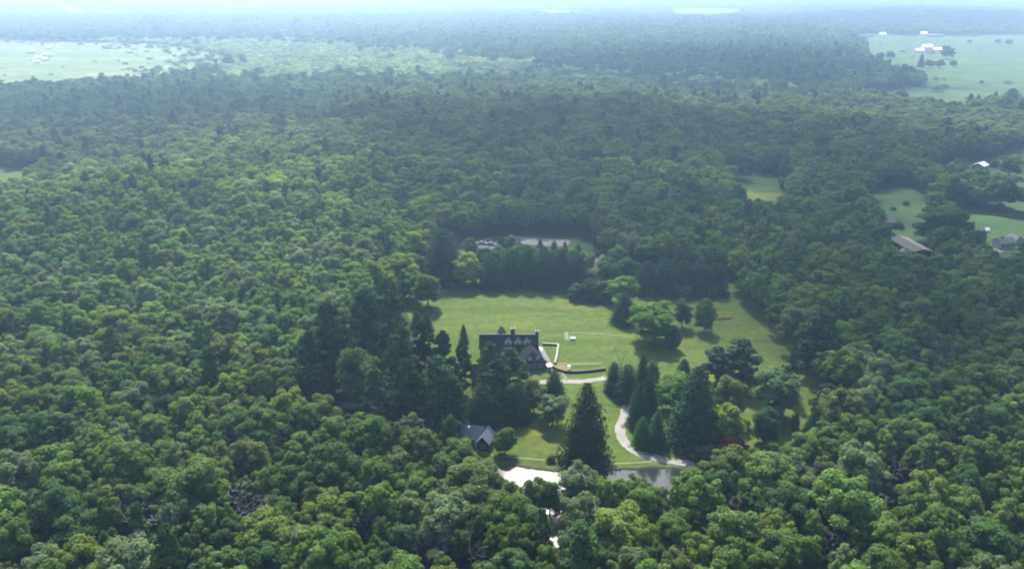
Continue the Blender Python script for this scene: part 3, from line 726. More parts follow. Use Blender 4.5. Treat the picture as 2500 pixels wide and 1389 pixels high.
# dead snags in the near wood
for x, yt, yb, wpx, v, lab in [
    (445, 1232, 1392, 190, 0, 'big pale forked dead tree near the bottom left'), (350, 1205, 1345, 170, 1, 'dead tree left of the big forked snag'),
    (590, 1175, 1300, 150, 2, 'dead tree in the woods left of bottom centre'), (1085, 1262, 1400, 70, 1, 'narrow grey dead tree at the bottom left of centre'),
    (1150, 1292, 1420, 80, 0, 'grey dead tree right of the narrow dead one'), (1018, 1275, 1395, 50, 2, 'slim grey dead tree beside the narrow dead one'),
    (2110, 1190, 1300, 130, 0, 'forked dead tree in the right near woods'), (2170, 1100, 1210, 80, 1, 'small grey dead tree above the forked one at right'),
    (2290, 830, 930, 90, 2, 'grey bare tree at the shaded right woods'), (1232, 1150, 1262, 60, 1, 'bare grey sapling at the left end of the pond'),
    (380, 990, 1090, 60, 2, 'small grey snag in the left woods'), (690, 1040, 1150, 60, 0, 'bare tree in the dark gap left of the cottage'),
    (640, 1190, 1310, 90, 1, 'grey dead tree just right of the one left of bottom centre'), (900, 1245, 1360, 70, 2, 'small bare tree between two green crowns at bottom left of centre'),
    (2030, 1290, 1400, 90, 2, 'grey dead tree at the bottom right'), (1790, 1215, 1320, 60, 1, 'bare brown tree below the end of the drive')]:
    p = at(x, yb); tree('bare', p.x, p.y, top_z(x, yt, yb), min(6.0, wpx / px_per_m(p) / 2), None, lab, 'dead trees', x * 0.37, v)
    HAND.append((p.x, p.y, min(4.5, wpx / px_per_m(p) / 2 * .7)))
    HAND.append((p.x, p.y - 5.0, 2.2))   # the photograph sees these trees through a gap in front of them

# ------------------------------------------------------------------ the forest
FRAME_M = 1.16
def wedge_ok(x, y):
    return np.abs(x) < (0.637 * FRAME_M) * (y * CP + CAMH * SP) + 25
rng = np.random.default_rng(4)
pts = []     # near trees with individual crown radius (dart throwing)
cell = 8.0; gridd = {}
def near_ok(x, y, r):
    gx, gy = int(x // cell), int(y // cell)
    for i in range(gx - 2, gx + 3):
        for j in range(gy - 2, gy + 3):
            for (qx, qy, qr) in gridd.get((i, j), ()):
                if (qx - x) ** 2 + (qy - y) ** 2 < (0.76 * (qr + r)) ** 2: return False
    return True
for hx, hy, hr in HAND: gridd.setdefault((int(hx // cell), int(hy // cell)), []).append((hx, hy, hr))
CA = [np.array(c) for c in CLEAR]
def is_clear(x, y):
    m_ = np.zeros(np.shape(x), bool)
    for c in CLEAR: m_ |= in_poly(x, y, c)
    return m_
NEAR_D = 400.0
for rmin, rmax, tries in ((5.2, 6.8, 1500), (4.3, 5.4, 6000), (3.3, 4.3, 16000), (2.1, 3.3, 50000)):
    yy = np.sqrt(rng.uniform(92 ** 2, NEAR_D ** 2, tries)); xx = rng.uniform(-1, 1, tries) * (0.637 * FRAME_M * (yy * CP + CAMH * SP) + 25)
    bad = is_clear(xx, yy)
    rr = rng.uniform(rmin, rmax, tries) * np.where(yy > 260, 0.88, 1.0)
    for x, y, r, b_ in zip(xx, yy, rr, bad):
        if b_ or not near_ok(x, y, r): continue
        gridd.setdefault((int(x // cell), int(y // cell)), []).append((x, y, r)); pts.append((x, y, r))
NT = len(pts)
PT = np.array(pts)
def pick_tint(n, rng):
    keys = ['mid green', 'deep green', 'yellow green', 'grey green', 'olive', 'bright green']
    return [keys[i] for i in rng.choice(6, n, p=[.34, .20, .08, .14, .09, .15])]
tn = pick_tint(NT, rng)
hh = np.clip(9.5 + PT[:, 2] * 1.15 + rng.normal(0, 1.3, NT), 8, 21)
con = rng.random(NT) < 0.05
jit = rng.uniform(0.85, 1.18, NT)
for i in range(NT):      # brighter tint paints sunlight onto the woods left of the lawn
    q = proj(PT[i, 0], PT[i, 1], 10.0)
    if q[0] < 1000 + rng.normal() * 60 and q[1] < 860 + rng.normal() * 50: jit[i] *= 1.28
vis = []
for i in range(NT):
    x, y, r = PT[i]; z = float(height(x, y))
    tx, ty = proj(x, y, z + hh[i] * 0.8)
    if -10 < tx < W_ + 10 and ty < H_ - 4 and not con[i]: vis.append((y * CP + (CAMH - z - hh[i]) * SP, i, tx, ty))
vis.sort()
IND = {i: (tx, ty) for _, i, tx, ty in vis[:296]}
# labels that single each near tree out: size and colour, where it stands, then its order from the left
def size_word(r): return 'broad' if r > 4.6 else 'middling' if r > 3.4 else 'small'
def row_word(x, y):
    if y > 1290: return 'on bottom edge'
    if y > 1215: return 'just above bottom edge'
    if y > 1120: return 'level with pond'
    if y > 1010: return 'level with cottage'
    if y > 890: return 'level with upper drive'
    return 'level with house'
def col_word(x):
    return ('at far left', 'at left', 'left of centre', 'right of centre', 'at right', 'at far right')[min(5, max(0, int(x / W_ * 6)))]
ORD = ['', 'first', 'second', 'third', 'fourth', 'fifth', 'sixth', 'seventh', 'eighth', 'ninth', 'tenth', 'eleventh', 'twelfth']
buckets = {}
for i, (tx, ty) in IND.items():
    buckets.setdefault((size_word(PT[i, 2]), tn[i], row_word(tx, ty), col_word(tx)), []).append((tx, i))
LAB = {}
NUMW = ['', 'one', 'two', 'three', 'four', 'five', 'six', 'seven', 'eight', 'nine', 'ten', 'eleven', 'twelve']
for (s, c, rw, cw), L in buckets.items():
    L.sort()
    for k, (tx, i) in enumerate(L):
        LAB[i] = f'{s} {c} tree {rw} {cw}' if len(L) == 1 else f'{ORD[k + 1]} from left of {NUMW[len(L)]} {s} {c} trees {rw} {cw}'
for i in sorted(IND):
    x, y, r = PT[i]; c = tuple(t * jit[i] for t in TINT[tn[i]])
    tree('broad', x, y, hh[i], r * 1.06, c, LAB[i], 'near woodland trees', rng.uniform(0, 6.28), int(rng.integers(0, 8)))

from mathutils import noise as mnoise
# the rest of the forest reads as one mass: a point per tree, instanced
PX, PR, PS, PI, PTN = [], [], [], [], []
PROTO = BROAD + SPIRE_FAR + BROAD_FAR + BLOB_FAR + BARE_FAR + PINE + DOME
iB, iS, iF, iX, iD, iP, iM = 0, 8, 10, 14, 16, 17, 20
def add(x, y, h, r, tint, idx, hp, rp):
    PX.append((x, y, float(height(x, y)))); PR.append((0, 0, rng.uniform(0, 6.28))); PS.append((r / rp, r / rp, h / hp)); PI.append(idx); PTN.append(tint)
for i in range(NT):
    if i in IND: continue
    x, y, r = PT[i]
    if con[i]: add(x, y, hh[i] * 1.25, r * 0.8, tuple(t * jit[i] for t in CON['green']), iP + int(rng.integers(0, 3)), HB, RB)
    elif rng.random() < 0.018: add(x, y, hh[i] * 1.02, r * 0.9, (0, 0, 0), iD, HB, RB)
    else: add(x, y, hh[i], r * 1.06, tuple(t * jit[i] for t in TINT[tn[i]]), iB + int(rng.integers(0, 8)), HB, RB)
# zones of the far forest in photo pixels
SCRUB = [(p.x, p.y) for p in gpoly([(150, 92), (760, 96), (1100, 120), (1320, 150), (1560, 175), (1900, 200), (2100, 238), (2250, 268), (1900, 262), (1560, 222), (1250, 214), (980, 205), (700, 225), (420, 225), (380, 200)], False)]
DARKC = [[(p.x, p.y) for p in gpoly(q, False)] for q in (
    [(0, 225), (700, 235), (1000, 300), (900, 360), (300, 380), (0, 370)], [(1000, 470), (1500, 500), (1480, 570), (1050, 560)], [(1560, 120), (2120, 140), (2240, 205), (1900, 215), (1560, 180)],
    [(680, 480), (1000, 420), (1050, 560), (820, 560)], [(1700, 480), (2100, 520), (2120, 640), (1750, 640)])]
SUNLIT_ZONE = [(p.x, p.y) for p in gpoly([(-200, 470), (500, 455), (900, 400), (1010, 560), (1000, 700), (700, 800), (-300, 900)], False)]  # zone where sunlight is painted into the leaf tints
for d0, d1, s in ((NEAR_D, 620, 8.4), (620, 1000, 9.4), (1000, 1800, 11.5), (1800, 3000, 17.0), (3000, 6200, 30.0)):
    ys = np.arange(d0, d1, s * 0.88); xs_all = []
    for k, y in enumerate(ys):
        half = 0.637 * FRAME_M * (y * CP + CAMH * SP) + 25
        x = np.arange(-half, half, s) + (s / 2 if k % 2 else 0)
        xs_all.append(np.stack([x, np.full_like(x, y)], -1))
    Q = np.concatenate(xs_all); Q += rng.uniform(-0.36, 0.36, Q.shape) * s
    Q = Q[~is_clear(Q[:, 0], Q[:, 1])]
    Qj = Q + rng.normal(size=Q.shape) * np.minimum(70, Q[:, 1:] * .06); sc = in_poly(Qj[:, 0], Qj[:, 1], SCRUB); dk = np.zeros(len(Q), bool); lt = in_poly(Qj[:, 0], Qj[:, 1], SUNLIT_ZONE)
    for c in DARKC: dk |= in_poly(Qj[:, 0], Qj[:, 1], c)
    t_ = pick_tint(len(Q), rng); jt = rng.uniform(0.82, 1.2, len(Q)); u = rng.random(len(Q)); hr = rng.normal(0, 1, len(Q)); rr = rng.uniform(0.46, 0.80, len(Q)); rr = np.where(rng.random(len(Q)) < .12, rr * 1.3, rr)
    for (x, y), scr, dark, sunlit_tint, tt, j, uu, hn, rf in zip(Q, sc, dk, lt, t_, jt, u, hr, rr):
        r = s * rf; h = min(20, max(9, 14.0 + 1.8 * hn))
        col = TINT[tt]
        if scr:
            if uu < 0.35: continue
            r *= 0.8; h *= 0.5; col = (col[0] * 1.3 + .15, col[1] * 1.3 + .16, col[2] * 1.3 + .075)
        sx_, sy_ = x / 70.0, y / 110.0; nv = mnoise.noise(Vector((sx_, sy_, 3.0))) + .5 * mnoise.noise(Vector((sx_ * 2.3, sy_ * 2.3, 9.0)))
        h *= 1 + .22 * nv; j *= 1 + .30 * mnoise.noise(Vector((x / 45.0, y / 75.0, 21.0)))
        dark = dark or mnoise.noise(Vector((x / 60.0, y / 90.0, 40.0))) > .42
        if sunlit_tint: col = (col[0] * 1.28, col[1] * 1.34, col[2] * 1.0)  # brighter leaf colour stands in for sunlight on this zone
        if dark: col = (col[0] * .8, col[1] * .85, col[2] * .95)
        col = (col[0] * j, col[1] * j, col[2] * j)
        spire = uu > (0.84 if dark else 0.968) and not scr
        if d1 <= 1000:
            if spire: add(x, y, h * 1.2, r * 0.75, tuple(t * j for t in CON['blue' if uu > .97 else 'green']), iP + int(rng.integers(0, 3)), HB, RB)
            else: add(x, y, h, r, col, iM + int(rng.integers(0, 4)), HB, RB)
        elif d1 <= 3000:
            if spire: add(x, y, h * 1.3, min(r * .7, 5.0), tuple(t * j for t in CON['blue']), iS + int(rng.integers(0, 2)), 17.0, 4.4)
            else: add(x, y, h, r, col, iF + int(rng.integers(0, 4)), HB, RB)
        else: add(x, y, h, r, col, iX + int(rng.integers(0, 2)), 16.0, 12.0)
# sparse low scrub over the marsh and fields
for key, n, hmax in (('marshleft', 60, 3.0), ('fieldright', 24, 3.0), ('strip', 40, 4.0)):
    poly = [(p.x, p.y) for p in gpoly(F[key], True)]; A_ = np.array(poly)
    x = rng.uniform(A_[:, 0].min(), A_[:, 0].max(), n * 4); y = rng.uniform(A_[:, 1].min(), A_[:, 1].max(), n * 4)
    k = in_poly(x, y, poly)
    for X_, Y_ in list(zip(x[k], y[k]))[:n]:
        j = rng.uniform(.8, 1.5); add(X_, Y_, rng.uniform(1.2, hmax), rng.uniform(1.5, 5.0), (.11 * j, .13 * j, .06 * j), iF + int(rng.integers(0, 4)), HB, RB)

# scrub that frays the edges of the marsh and the far field
for key, n in (('marshleft', 700), ('fieldright', 70), ('strip', 120)):
    poly = gpoly(F[key], True)
    for k in range(n):
        i = int(rng.integers(0, len(poly))); p = poly[i].lerp(poly[(i + 1) % len(poly)], rng.random()); q = p + Vector((rng.normal() * 55, rng.normal() * 45, 0))
        j = rng.uniform(.6, 1.3); add(q.x, q.y, rng.uniform(2, 7), rng.uniform(3, 8), (.15 * j, .19 * j, .09 * j), iF + int(rng.integers(0, 4)), HB, RB)
pc = bpy.data.collections.new('tree patterns')
for k, me in enumerate(PROTO):
    o = bpy.data.objects.new('pattern_%02d' % k, me); pc.objects.link(o)
wm = bpy.data.meshes.new('woodland'); wm.from_pydata(PX, [], [])
def addattr(name, typ, dom, key, data):
    a = wm.attributes.new(name, typ, dom); a.data.foreach_set(key, np.array(data).ravel())
addattr('rot', 'FLOAT_VECTOR', 'POINT', 'vector', np.array(PR, np.float32)); addattr('scl', 'FLOAT_VECTOR', 'POINT', 'vector', np.array(PS, np.float32))
addattr('idx', 'INT', 'POINT', 'value', np.array(PI, np.int32)); addattr('tint', 'FLOAT_VECTOR', 'POINT', 'vector', np.array(PTN, np.float32))
wood = obj('woodland', wm); tag(wood, 'unbroken leafy forest stretching from the near woods to the horizon', 'woodland', kind='stuff')
ng = bpy.data.node_groups.new('woodland', 'GeometryNodeTree')
ng.interface.new_socket('Geometry', in_out='INPUT', socket_type='NodeSocketGeometry'); ng.interface.new_socket('Geometry', in_out='OUTPUT', socket_type='NodeSocketGeometry')
gi = ng.nodes.new('NodeGroupInput'); go = ng.nodes.new('NodeGroupOutput'); ip = ng.nodes.new('GeometryNodeInstanceOnPoints'); ci = ng.nodes.new('GeometryNodeCollectionInfo')
ci.inputs['Collection'].default_value = pc; ci.inputs['Separate Children'].default_value = True; ci.inputs['Reset Children'].default_value = True
def named(n, t):
    a = ng.nodes.new('GeometryNodeInputNamedAttribute'); a.data_type = t; a.inputs[0].default_value = n; return a.outputs[0]
ng.links.new(gi.outputs[0], ip.inputs['Points']); ng.links.new(ci.outputs[0], ip.inputs['Instance']); ip.inputs['Pick Instance'].default_value = True
ng.links.new(named('idx', 'INT'), ip.inputs['Instance Index']); ng.links.new(named('rot', 'FLOAT_VECTOR'), ip.inputs['Rotation']); ng.links.new(named('scl', 'FLOAT_VECTOR'), ip.inputs['Scale'])
ng.links.new(ip.outputs[0], go.inputs[0])
md = wood.modifiers.new('woodland', 'NODES'); md.node_group = ng
print('near trees', NT, 'individual', len(IND), 'forest points', len(PX))
# ------------------------------------------------------------------ buildings
def rot2(v, a): return (v[0] * math.cos(a) - v[1] * math.sin(a), v[0] * math.sin(a) + v[1] * math.cos(a))
def roof_profile(W, zw, zr, over, th=0.22):
    s = (zr - zw) / (W / 2); e = W / 2 + over; ze = zw - s * over
    return [(-e, ze), (0, zr), (e, ze), (e, ze + th), (0, zr + th * 1.25), (-e, ze + th)]
def window(parent, x, y, z, w, h, face, frame=None, name='window'):
    """frame proud of the wall, pane a child; face: '-y', '+x', '-x'"""
    d = 0.09; b = MB(); t = 0.12
    def bx(u0, u1, z0, z1, k0, k1, m):
        if face == '-y': m.box(x + u0, x + u1, y - k1, y - k0, z + z0, z + z1)
        elif face == '+x': m.box(x + k0, x + k1, y + u0, y + u1, z + z0, z + z1)
        else: m.box(x - k1, x - k0, y + u0, y + u1, z + z0, z + z1)
    bx(-w / 2, w / 2, 0, t, 0.003, d, b); bx(-w / 2, w / 2, h - t, h, 0.003, d, b)
    bx(-w / 2, -w / 2 + t, t, h - t, 0.003, d, b); bx(w / 2 - t, w / 2, t, h - t, 0.003, d, b); bx(-w / 2 + t, w / 2 - t, h / 2 - .04, h / 2 + .04, 0.003, d - .02, b)
    f = b.build(name, frame or M_trim, parent)
    g = MB(); bx(-w / 2 + t, w / 2 - t, t, h - t, 0.002, 0.03, g); g.build('pane', M_glass, f)
    return f
def gable_house(name, label, cat, x, y, L, W, hw, rise, rz, wall, roof, nwin=2, door=True, chimney=False, group=None, z0=0.0, trim=None):
    """house with ridge along its local x axis"""
    e = empty(name, (x, y, z0), rz, label, cat, group)
    b = MB(); b.box(-L / 2, L / 2, -W / 2, W / 2, -0.4, hw)
    b.prism([(-W / 2, hw), (W / 2, hw), (0, hw + rise)], 'x', -L / 2, L / 2)
    b.build('wall', wall, e)
    r = MB(); r.prism(roof_profile(W, hw + 0.06, hw + rise + 0.06, 0.45), 'x', -L / 2 - 0.4, L / 2 + 0.4); ro = r.build('roof', roof, e)
    for k in range(nwin):
        u = -L / 2 + L * (k + 0.7) / (nwin + 0.4)
        window(e, u, -W / 2, min(1.0, hw * .35), min(1.1, L / (nwin + 2)), min(1.4, hw * .45), '-y', trim)
    if door:
        d = MB(); d.box(L * 0.42 - 1.0, L * 0.42, -W / 2 - 0.07, -W / 2 - 0.003, 0, min(2.1, hw * .8)); d.build('door', M_trim, e)
    if chimney:
        c = MB(); c.box(-L * .25, -L * .25 + .8, -.4, .4, hw + rise * .3, hw + rise + 1.1); c.build('chimney', M_brick, ro)
    return e
def gh(px, py, L, W, hw, rise, deg, *a, name='house', label='', cat='house', **k):
    p = at(px, py); return gable_house(name, label, cat, p.x, p.y, L, W, hw, rise, R_(deg), *a, **k)

# --- the manor house on the lawn
YF = at(1312, 849, 4.5).y; YB = YF + 5.9; YM = YF + 2.95
def X(px, y, z=3.0): return (px - W_ / 2) / F_ * (y * CP + (CAMH - z) * SP)
mh = empty('manor_house', (0, YM, 0), 0, 'long dark roofed manor house with three dormers beside the grove', 'house')
x0, x1 = X(1172, YF, 4.5), X(1312, YF, 4.5)
yf, yb, W = YF - YM, YB - YM, YB - YF
ym = (yf + yb) / 2
b = MB().box(x0, x1, yf, yb, -0.4, 4.6); b.prism([(yf, 4.6), (yb, 4.6), (ym, 7.75)], 'x', x0, x1); b.build('wall', M_stone, mh)
r = MB(); r.prism([(p + ym, z) for p, z in roof_profile(W, 4.68, 7.83, 0.45, 0.25)], 'x', x0 - .4, x1 + .4); roof = r.build('roof', M_roof, mh)
# ridge cap
MB().box(x0 - .4, x1 + .4, ym - .16, ym + .16, 8.10, 8.22).build('ridge_cap', M_greyroof, roof)
# rear cross gable seen over the ridge, chimneys
cx = X(1224, YM, 8); g = MB(); g.prism([(cx - 1.6, 6.6), (cx + 1.6, 6.6), (cx, 9.0)], 'y', ym + .3, yb + 2.6); g.build('rear_gable', M_roof, mh)
for px, w, zt, capm in ((1252, .75, 10.2, M_cope), (1311, .55, 9.3, M_cope)):
    c = X(px, YM, 9); k = MB().box(c - w, c + w, ym - .5, ym + .5, 6.6, zt).build('chimney', M_stone, mh)
    MB().box(c - w - .15, c + w + .15, ym - .65, ym + .65, zt + .003, zt + .28).build('cap', capm, k)
    for s in (-.35, .35): MB().tube([(c + s * w, ym, zt + .28), (c + s * w, ym, zt + .75)], [.16, .13], 8).build('chimney_pot', M_brick, k)
for px in (1241, 1264, 1287):
    c = X(px, YF, 5.5); w = 1.1; yd = yf + .5
    d = MB().box(c - w, c + w, yd, ym - .2, 4.6, 6.5); d.prism([(c - w, 6.5), (c + w, 6.5), (c, 7.5)], 'y', yd, ym - .2); dm = d.build('dormer', M_trim, mh)
    q = MB(); q.prism([(c - w - .22, 6.34), (c, 7.58), (c + w + .22, 6.34), (c + w + .22, 6.52), (c, 7.80), (c - w - .22, 6.52)], 'y', yd - .12, ym - .1); q.build('dormer_roof', M_roof, dm)
    f = MB(); f.prism([(c - w - .20, 6.36), (c, 7.60), (c + w + .20, 6.36), (c + w + .20, 6.16), (c, 7.34), (c - w - .20, 6.16)], 'y', yd - .17, yd - .125); f.build('bargeboard', M_white, dm)
    window(dm, c, yd, 5.25, 1.0, 1.25, '-y', M_white)
for u in (-8, -5.5, -3, -.5, 2): window(mh, u, yf, 1.2, 1.1, 1.7, '-y', M_trim)
for u in (-1.4, 1.4): window(mh, x1, ym + u, 1.4, 1.0, 1.6, '+x', M_white)
window(mh, x1, ym, 5.0, .9, 1.3, '+x', M_white)
# angled front wing with a hipped end and two little dormers
wr = R_(12); wing = empty('wing', ((x1 - 3.0), yf + .1, 0), wr); wing.parent = mh
def wbuild(m, name, mat, par=None):
    o = m.build(name, mat, par or mh)
    if par is None: o.location = (x1 - 3.0, yf + .1, 0); o.rotation_euler = (0, 0, wr)
    return o
bpy.data.objects.remove(wing)
hw, D = 3.3, 8.4
wwall = wbuild(MB().box(-hw, hw, -D, 0.9, -.4, 3.3), 'wing_wall', M_stone)
e_ = .4; rz_, ez_ = 6.1, 3.32
m = MB(); k = [(-hw - e_, 1.2, ez_ - .25), (hw + e_, 1.2, ez_ - .25), (hw + e_, -D - e_, ez_ - .25), (-hw - e_, -D - e_, ez_ - .25), (0, 1.2, rz_), (0, -D + 2.4, rz_), (-hw - e_, 1.2, ez_ - .02), (hw + e_, 1.2, ez_ - .02), (hw + e_, -D - e_, ez_ - .02), (-hw - e_, -D - e_, ez_ - .02)]
m.v = k; m.f = [(3, 2, 1, 0), (9, 8, 5), (8, 7, 4, 5), (6, 9, 5, 4), (0, 1, 7, 4, 6), (2, 3, 9, 8), (1, 2, 8, 7), (3, 0, 6, 9)]
wroof = wbuild(m, 'wing_roof', M_roof)
for u in (-1.45, 1.25):
    d = MB().box(u - .6, u + .6, -D + .25, -D + 2.2, 3.0, 4.55); d.prism([(u - .6, 4.55), (u + .6, 4.55), (u, 5.3)], 'y', -D + .25, -D + 2.4); dm = wbuild(d, 'wing_dormer', M_trim)
    q = MB(); q.prism([(u - .8, 4.42), (u, 5.36), (u + .8, 4.42), (u + .8, 4.58), (u, 5.55), (u - .8, 4.58)], 'y', -D + .1, -D + 2.6); q.build('dormer_roof', M_roof, dm)
    window(dm, u, -D + .25, 3.55, .7, .85, '-y', M_white)
for u in (-2.1, 0, 2.1): window(wwall, u, -D, 1.0, 1.0, 1.4, '-y', M_trim)
# lean-to porch along the right side of the wing, white awning at its front
m = MB(); m.prism([(hw + .45, 3.1), (hw + 2.6, 2.3), (hw + 2.6, 2.42), (hw + .45, 3.24)], 'y', -D + .6, 3.2); pr = wbuild(m, 'porch_roof', M_greyroof)
for v in (-D + .9, -4.5, -1.5): MB().box(hw + 2.35, hw + 2.5, v, v + .15, 0, 2.38).build('porch_post', M_white, pr)
m = MB().box(hw + .6, hw + 2.3, -D - 2.2, -D + .3, 2.05, 2.13)
aw = wbuild(m, 'awning', M_white)
for u in (.7, 2.1): MB().box(hw + u, hw + u + .1, -D - 2.1, -D - 2.0, 0, 2.05).build('awning_post', M_white, aw)
m = MB().box(0, 1.7, -1.3, 1.3, 0, 3.0); bay = m.build('bay_window', M_white, mh); bay.location = (x1 + .003, ym - .6, 0)
for u in (-.6, .6): window(bay, 1.7, u, .9, .8, 1.5, '+x', M_trim)

# terrace walls
def wall_line(name, label, pix, h, w, mat, cope):
    pts = [at(x, y) for x, y in pix]; c = pts[0]
    e = empty(name, (c.x, c.y, 0), 0, label, 'garden wall', 'low stone garden walls')
    def strip(z0, z1, ww, nm, mt):
        b = MB()
        for i, p in enumerate(pts):
            d = (pts[min(i + 1, len(pts) - 1)] - pts[max(i - 1, 0)]).normalized(); s = Vector((-d.y, d.x, 0)) * ww / 2
            q = p - c
            b.v += [(q.x + s.x, q.y + s.y, z0), (q.x - s.x, q.y - s.y, z0), (q.x - s.x, q.y - s.y, z1), (q.x + s.x, q.y + s.y, z1)]
            if i:
                k = 4 * (i - 1)
                for a in range(4): b.f.append((k + a, k + (a + 1) % 4, k + 4 + (a + 1) % 4, k + 4 + a))
        b.f += [(0, 1, 2, 3), tuple(range(len(b.v) - 1, len(b.v) - 5, -1))]
        b.build(nm, mt, e)
    strip(-.2, h, w, 'stonework', mat); strip(h + .003, h + .13, w + .16, 'coping', cope)
wall_line('stone_wall', 'low terrace wall with pale coping, back side of the house garden', [(1324, 842), (1345, 843), (1363, 844)], .7, .45, M_stone, M_cope)
wall_line('stone_wall', 'low terrace wall with pale coping, right side of the house garden', [(1363, 845), (1360, 868), (1355, 890)], .8, .5, M_stone, M_cope)
wall_line('stone_wall', 'curved dark retaining wall above the pale drive', [(1346, 896), (1362, 905), (1380, 910), (1410, 911), (1445, 908), (1478, 903)], .8, .45, M_darkwall, M_soil)
p = at(1389, 908); u = empty('garden_urn', (p.x, p.y + .2, 1.23), 0, 'small white urn standing on the curved retaining wall', 'urn')
MB().tube([(0, 0, 0), (0, 0, .08), (0, 0, .3), (0, 0, .7), (0, 0, .95)], [.3, .3, .14, .42, .5], 10).build('bowl', M_white, u); MB().box(-.34, .34, -.34, .34, 0, .06).build('foot', M_white, u)
# pond bank: a grassy lip above the water
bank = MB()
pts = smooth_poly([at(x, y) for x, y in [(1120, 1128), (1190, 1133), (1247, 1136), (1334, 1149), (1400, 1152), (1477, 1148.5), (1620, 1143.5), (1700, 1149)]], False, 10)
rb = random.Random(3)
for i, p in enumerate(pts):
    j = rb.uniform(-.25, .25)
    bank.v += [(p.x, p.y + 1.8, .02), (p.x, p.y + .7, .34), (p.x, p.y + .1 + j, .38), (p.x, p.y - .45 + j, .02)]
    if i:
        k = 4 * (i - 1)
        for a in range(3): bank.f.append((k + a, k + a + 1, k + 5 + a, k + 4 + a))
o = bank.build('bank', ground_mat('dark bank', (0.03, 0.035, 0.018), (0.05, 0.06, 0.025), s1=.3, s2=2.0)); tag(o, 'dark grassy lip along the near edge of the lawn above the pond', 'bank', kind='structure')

# --- cottage
p = at(1164, 1086); ct = empty('cottage', (p.x, p.y + 1.5, 0), R_(-14), 'small cottage with blue grey shingle roof left of the lower lawn', 'house')
b = MB().box(-3.9, 2.2, -2.6, 2.6, -.3, 2.7); b.prism([(-2.6, 2.7), (2.6, 2.7), (0, 5.0)], 'x', -3.9, 2.2); b.build('wall', M_darkwall, ct)
r = MB(); r.prism(roof_profile(5.2, 2.76, 5.06, .5), 'x', -4.3, 2.3); rf = r.build('roof', M_blueroof, ct)
MB().tube([(-2.0, -.9, 3.9), (-2.0, -.9, 5.3)], [.2, .2], 8).build('vent_pipe', M_white, rf)
b = MB().box(1.2, 4.4, -3.9, 2.0, -.3, 2.55); b.prism([(1.2, 2.55), (4.4, 2.55), (2.8, 4.35)], 'y', -3.9, 2.0); b.build('wing_wall', M_darkwall, ct)
r = MB(); r.prism([(q + 2.8, z) for q, z in roof_profile(3.2, 2.6, 4.4, .45)], 'y', -4.4, 2.2); r.build('wing_roof', plain('paler blue grey shingles', (.075, .095, .125), .65, 1.0, .25), ct)
for u in (-3.0, -1.4): window(ct, u, -2.6, 1.0, .9, 1.1, '-y')
MB().box(.0, .95, -2.68, -2.603, 0, 2.0).build('door', M_trim, ct)
window(ct, 2.8, -3.9, .9, 1.2, 1.2, '-y')
# --- brick glimpse among the pines
gh(1167, 934, 4.2, 3.6, 4.4, 1.9, 6, M_brick, M_roof, 1, False, False, name='garden_house', label='pink brick garden house glimpsed through the gap in the grove', cat='outbuilding', trim=M_white)
gh(1982, 892, 5.0, 4.0, 2.6, 1.8, -30, M_darkwall, M_greyroof, 1, True, False, name='shed', label='small grey shed half hidden at the right lawn edge', cat='shed')
# --- right-hand farms
a_ = at(2190, 594); b_ = at(2250, 628); c_ = (a_ + b_) / 2; dv = b_ - a_
bn = gable_house('barn', 'long low barn with far roof slope painted sunlit pale among the trees at right', 'barn', c_.x, c_.y, dv.length, 9.0, 2.6, 1.0, math.atan2(dv.y, dv.x), M_darkwall, M_tanroof, 3, False)
MB().prism([(0.2, 3.90), (4.9, 2.80), (4.9, 2.92), (0.2, 4.02)], 'x', -dv.length / 2 - .3, dv.length / 2 + .3).build('sunlit_roof_slope', M_cope, bn)  # far slope in a paler material, its sunlight put into the colour
gh(2201, 640, 6.0, 5.0, 3.6, 2.2, 62, M_bluewall, M_greyroof, 2, True, False, name='house', label='pale blue gabled house at the near end of the long barn', trim=M_white)
gh(2162, 552, 7.0, 5.0, 2.8, 2.0, -20, M_darkwall, M_greyroof, 2, True, True, name='house', label='small dark house below the green paddock')
gh(2376, 590, 8.6, 6.0, 3.0, 2.4, -8, M_redbarn, M_roof, 3, True, False, name='barn', label='dark red-brown barn at the foot of the sloping field', cat='barn', trim=M_white)
gh(2448, 604, 8.0, 5.5, 2.9, 1.9, 12, M_trim, M_greyroof, 3, True, True, name='house', label='pale grey farmhouse at the lower right farm')
gh(2474, 594, 5.0, 4.0, 2.5, 1.6, -70, M_trim, M_greyroof, 1, True, False, name='shed', label='small pale shed right of the grey farmhouse', cat='shed')
gh(2392, 414, 8.0, 7.0, 3.2, 1.5, 40, M_redbarn, M_whiteroof, 2, True, False, name='barn', label='square brown barn under a brilliant white roof', cat='barn')
gh(2338, 416, 9.5, 6.5, 3.6, 2.2, -6, M_bluewall, M_greyroof, 4, True, True, name='house', label='bluish grey house left of the white roofed barn', trim=M_white)
gh(2407, 566, 1.8, 1.4, 1.3, .7, 10, M_white, M_whiteroof, 1, False, False, name='hut', label='tiny white hut on the sloping field', cat='hut')
